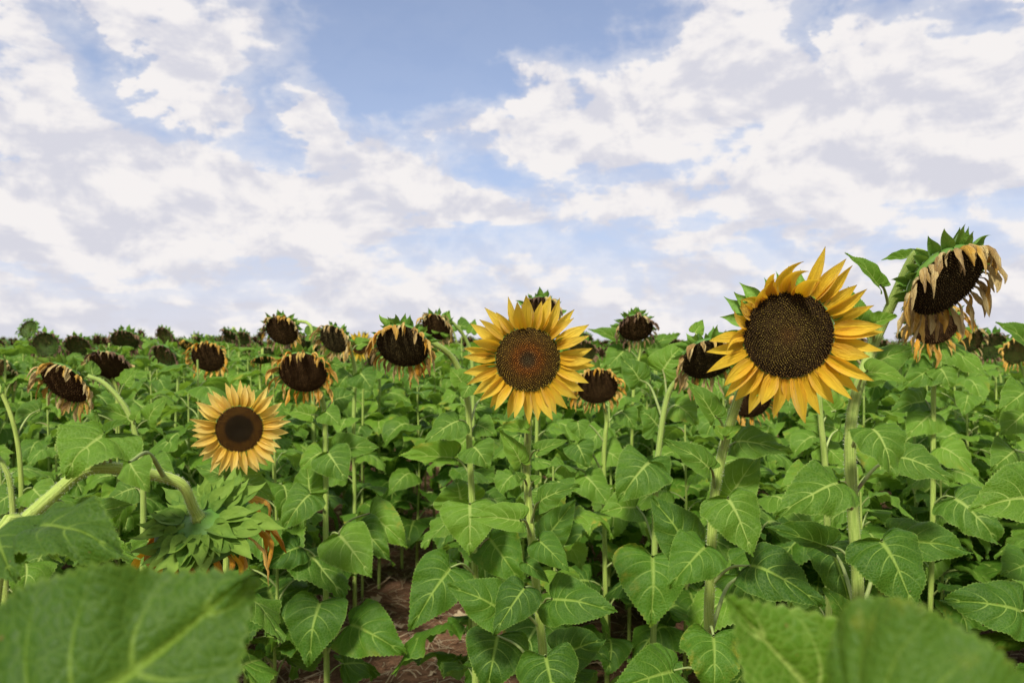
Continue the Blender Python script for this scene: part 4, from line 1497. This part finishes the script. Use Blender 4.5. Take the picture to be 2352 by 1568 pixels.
for q in range(3):
    sp = Spec()
    Hh = [1.36, 1.30, 1.42][q]
    P = [Vector((0, 0, Hh)), Vector((.01, .01, .8)), Vector((0, 0, .4)), Vector((0, 0, -.03))]
    fine = catmull([tuple(p) for p in P], 4)
    V, F, U = tube(fine, np.linspace(.0045, .0105, len(fine)), 7, 0, cap=False)
    sp.add('stem', build_mesh('stem_shape', V, F, [M['stem']], U))
    TOPS.append((sp, fine, Hh, 'plain'))

# bare strips where the soil shows: (x, y, radius)
BARE = [(-.42, 4.9, .24), (-.55, 4.2, .26), (-.42, 3.5, .32), (-.72, 3.15, .24), (.50, 4.0, .18), (.50, 3.2, .2), (-.1, 3.0, .2), (-.5, 2.9, .3)]


def free(x, y):
    for (bx, by) in HERO_BASE:
        if (bx - x) ** 2 + (by - y) ** 2 < .20 ** 2:
            return False
    for (bx, by, br) in BARE:
        if (bx - x) ** 2 + (by - y) ** 2 < br ** 2:
            return False
    return True


spots = []
yy = 2.6
while yy < 15:
    sp_row = .38 if yy < 6 else .45 if yy < 8 else .55
    half = yy * .70 + .3
    x = -half + rf.uniform(0, .3)
    while x < half:
        px, py = x + rf.uniform(-.07, .07), yy + rf.uniform(-.14, .14)
        if free(px, py):
            spots.append((px, py))
        x += (.33 if yy < 6 else .42) * rf.uniform(.85, 1.2)
    yy += sp_row
spots.sort(key=lambda s: s[1])
N_HERO = len(HERO_BASE)
near_spots = spots[:300 - N_HERO]
DCUT = near_spots[-1][1]

places_ = []
for i, (x, y) in enumerate(near_spots):
    kind = 'plain' if (y < 4.3 or (y < 6 and rf.random() < .55)) or rf.random() < .5 else 'head'
    q = rf.randrange(9) if kind == 'head' else 9 + rf.randrange(3)
    spx, fine, Hh, _ = TOPS[q]
    sp = Spec()
    sp.items = list(spx.items)
    lod = 0 if y < 4.6 else 1 if y < 8 else 2
    cnt = 17 if y < 6 else 12 if y < 9 else 9
    lo = .30 if y < 5 else .6 if y < 9 else .8
    hi = Hh - (.16 if kind == 'head' else .02)
    az = rf.uniform(0, 6.28)
    rot = rf.gauss(0, .42)
    for j in range(cnt):
        zz = lo + (hi - lo) * (j + rf.uniform(.2, .8)) / cnt
        a = stem_at(fine, zz)
        az += R(137.5) + rf.uniform(-.2, .2)
        s = (zz - lo) / (hi - lo)
        L = (.285 if y < 5 else .265) * rf.uniform(.8, 1.15) * (1 - .48 * s ** 2.2)
        m = T(a) @ Matrix.Rotation(az, 4, 'Z') @ Matrix.Rotation(rf.gauss(0, .18), 4, 'X') @ Matrix.Diagonal((L * rf.uniform(.82, 1.12), L, L, 1))
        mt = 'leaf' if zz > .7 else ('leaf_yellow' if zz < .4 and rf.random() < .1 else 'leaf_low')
        sp.add('leaf', stem_leaf(rf.randrange(18), lod, mt), m)
    scale = rf.uniform(.94, 1.03) if kind == 'head' else rf.uniform(.9, 1.04)
    if y < 3.35:
        scale *= .84
    elif kind == 'plain' and y > 5:
        scale *= 1.04
    places_.append((sp, (x, y, ground_z(x, y)), rot, scale, kind, q))

LAND = [(-.34, 'behind crook-stemmed head'), (-.22, 'above small pale bloom'), (-.12, 'behind dangling-petalled head'),
        (-.02, 'behind ochre-petalled head'), (.10, 'behind middle bloom'), (.20, 'between large blooms'), (.33, 'behind largest bloom'),
        (.46, 'behind tallest stem'), (9, 'near right edge')]


def where(x, y):
    u = x / y
    if u < -.5:
        return 'near left edge'
    for a, t in LAND:
        if u < a:
            return t


def where(x, y):
    u = x / y
    if u < -.5:
        return 'at the left edge of the field'
    for a, t in LAND[1:]:
        if u < a:
            return t
    return LAND[-1][1]


def band(y):
    return 'front ranks' if y < 4 else 'fourth metre' if y < 5 else 'middle ranks' if y < 6.5 else 'back ranks'


HEADW = ['small nodding', 'wide nodding', 'large drooping', 'deeply bowed', 'dark round', 'forward-looking', 'ragged brown', 'orange-fringed', 'tiny dark']
ORD = ['leftmost', 'second from left', 'third from left', 'fourth from left', 'fifth from left', 'sixth from left', 'seventh from left', 'eighth from left', 'ninth from left', 'tenth from left', 'eleventh from left', 'twelfth from left']
seen = {}
texts = []
for (sp, loc, rot, scale, kind, q) in places_:
    turn = 'turned left' if rot < -.25 else 'turned right' if rot > .25 else 'facing front'
    tall = 'tall' if scale > 1.0 else 'short' if scale < .96 else 'mid-height'
    if kind == 'head':
        txt = f'{tall} sunflower, {HEADW[q]} head {turn}, {band(loc[1])} {where(loc[0], loc[1])}'
    else:
        txt = f'{tall} headless leafy sunflower, {band(loc[1])} {where(loc[0], loc[1])}'
    texts.append(txt)
    seen.setdefault(txt, []).append(loc)
for (sp, loc, rot, scale, kind, q), txt in zip(places_, texts):
    fam = sorted(seen[txt])
    if len(fam) > 1:
        k_ = fam.index(loc)
        txt = txt + ', ' + ('rightmost' if k_ == len(fam) - 1 else ORD[min(k_, 11)])
    place(sp, 'sunflower', loc, txt, 'sunflower', 'sunflower plants', rot, scale)


# everything beyond: one mass
def build_far():
    rr = random.Random(9)
    temps = []
    for q in range(12):
        V, F, I = [], [], []
        Hh = rr.uniform(1.36, 1.50)

        def add(vs, fs, idx):
            b = len(V)
            V.extend(vs)
            F.extend([tuple(i + b for i in f) for f in fs])
            I.extend([idx] * len(fs))
        for j in range(11):
            zz = .75 + (Hh - .85) * j / 11
            L = .23 * (1 - .45 * (j / 11) ** 2) * rr.uniform(.8, 1.15)
            az = j * 2.4 + rr.uniform(-.3, .3)
            if q < 6:
                me0 = stem_leaf(rr.randrange(12), 2)
                mt = T((0, 0, zz)) @ Matrix.Rotation(az, 4, 'Z') @ Matrix.Scale(L, 4)
                add([tuple(mt @ v.co) for v in me0.vertices], [tuple(p.vertices) for p in me0.polygons], 0)
                continue
            tilt = rr.uniform(-.2, .5)
            pts = [(0, .3, .22), (-.42, .38, .15), (.42, .38, .15), (-.38, .8, .05), (.38, .8, .05), (0, .75, .16), (0, 1.25, -.25)]
            vs = []
            for (a, b_, c_) in pts:
                a, b_, c_ = a * L, b_ * L, (c_ + tilt * b_ * .3) * L
                vs.append((a * math.cos(az) - b_ * math.sin(az), a * math.sin(az) + b_ * math.cos(az), zz + c_))
            add(vs, [(0, 5, 3, 1), (0, 2, 4, 5), (3, 5, 6), (5, 4, 6)], 0)
        add([(-.012, 0, .3), (.012, 0, .3), (.01, .02, Hh - .08), (-.01, .02, Hh - .08)], [(0, 1, 2, 3)], 0)
        r = rr.uniform(.055, .078)
        if q % 2:
            temps.append((np.array(V), F, I))
            continue
        nod = rr.uniform(.4, 1.1)
        n = Vector((rr.uniform(-.4, .4), -math.cos(nod), -math.sin(nod))).normalized()
        B = basis(n)
        c = Vector((0, -.05, Hh))
        rim = [c + B.to_3x3() @ Vector((math.cos(2 * PI * k / 8) * r, math.sin(2 * PI * k / 8) * r, 0)) for k in range(8)]
        front = c + n * r * .2
        back = c - n * r * .6
        add([tuple(v) for v in rim] + [tuple(front)], [(k, (k + 1) % 8, 8) for k in range(8)], 1)
        add([tuple(v) for v in rim] + [tuple(back)], [((k + 1) % 8, k, 8) for k in range(8)], 2)
        vs, fs = [], []
        for k in range(10):
            a = 2 * PI * k / 10
            o = B.to_3x3() @ Vector((math.cos(a), math.sin(a), 0))
            s = B.to_3x3() @ Vector((-math.sin(a), math.cos(a), 0))
            b = len(vs)
            vs += [tuple(c + o * r - s * r * .2), tuple(c + o * r + s * r * .2), tuple(c + o * r * 1.45 - n * r * rr.uniform(0, .4))]
            fs.append((b, b + 1, b + 2))
        add(vs, fs, 2)
        vs, fs = [], []
        for k in range(8):
            a = 2 * PI * (k + .5) / 8
            o = B.to_3x3() @ Vector((math.cos(a), math.sin(a), 0))
            s = B.to_3x3() @ Vector((-math.sin(a), math.cos(a), 0))
            b = len(vs)
            vs += [tuple(c + o * r * 1.0 - s * r * .12), tuple(c + o * r * 1.0 + s * r * .12), tuple(c + o * r * 1.1 + n * r * .2 + Vector((0, 0, -r * .6)))]
            fs.append((b, b + 1, b + 2))
        add(vs, fs, 3)
        temps.append((np.array(V), F, I))
    pos = list(s for s in spots[300 - N_HERO:])
    y = 15.0
    while y < 105:
        st = .45 + (y - 15) * .012
        half = y * .74 + .5
        x = -half
        while x < half:
            pos.append((x + rr.uniform(-.2, .2), y + rr.uniform(-.3, .3)))
            x += st * rr.uniform(.8, 1.25)
        y += st * 1.5
    allV, allF, allI = [], [], []
    nn = 0
    loops, starts = [], []
    tl = []
    for (V, F, I) in temps:
        tl.append((np.array([i for f in F for i in f]), np.array([len(f) for f in F])))
    L_, T_, I_ = [], [], []
    for (x, y) in pos:
        k = rr.randrange(6) + (6 if y > 17 else 0)
        V, F, I = temps[k]
        a = rr.gauss(0, .45)
        s = rr.uniform(.93, 1.05) if rr.random() < .93 else rr.uniform(1.05, 1.1)
        c_, s_ = math.cos(a) * s, math.sin(a) * s
        gz = ground_z(x, min(y, 200))
        W = np.column_stack([V[:, 0] * c_ - V[:, 1] * s_ + x, V[:, 0] * s_ + V[:, 1] * c_ + y, V[:, 2] * s + gz])
        allV.append(W)
        L_.append(tl[k][0] + nn)
        T_.append(tl[k][1])
        I_.append(np.array(I))
        nn += len(V)
    VV = np.concatenate(allV).astype(np.float32)
    LL = np.concatenate(L_).astype(np.int32)
    TT = np.concatenate(T_).astype(np.int32)
    II = np.concatenate(I_).astype(np.int32)
    me = bpy.data.meshes.new('far_sunflower_shape')
    me.vertices.add(len(VV))
    me.vertices.foreach_set('co', VV.ravel())
    me.loops.add(len(LL))
    me.loops.foreach_set('vertex_index', LL)
    me.polygons.add(len(TT))
    me.polygons.foreach_set('loop_start', np.concatenate([[0], np.cumsum(TT)[:-1]]).astype(np.int32))
    me.polygons.foreach_set('material_index', II)
    for m in ('leaf_far', 'disc_dark', 'bract', 'dry_far'):
        me.materials.append(M[m])
    me.update(calc_edges=True)
    o = bpy.data.objects.new('distant_sunflowers', me)
    o['kind'] = 'stuff'
    o['label'] = 'mass of distant sunflowers reaching to the horizon'
    o['category'] = 'sunflower field'
    C.objects.link(o)
    print('far plants', len(pos), 'tris', len(TT))


build_far()
print('objects', len(bpy.data.objects), 'hero', N_HERO, 'near', len(near_spots), 'cut', DCUT)
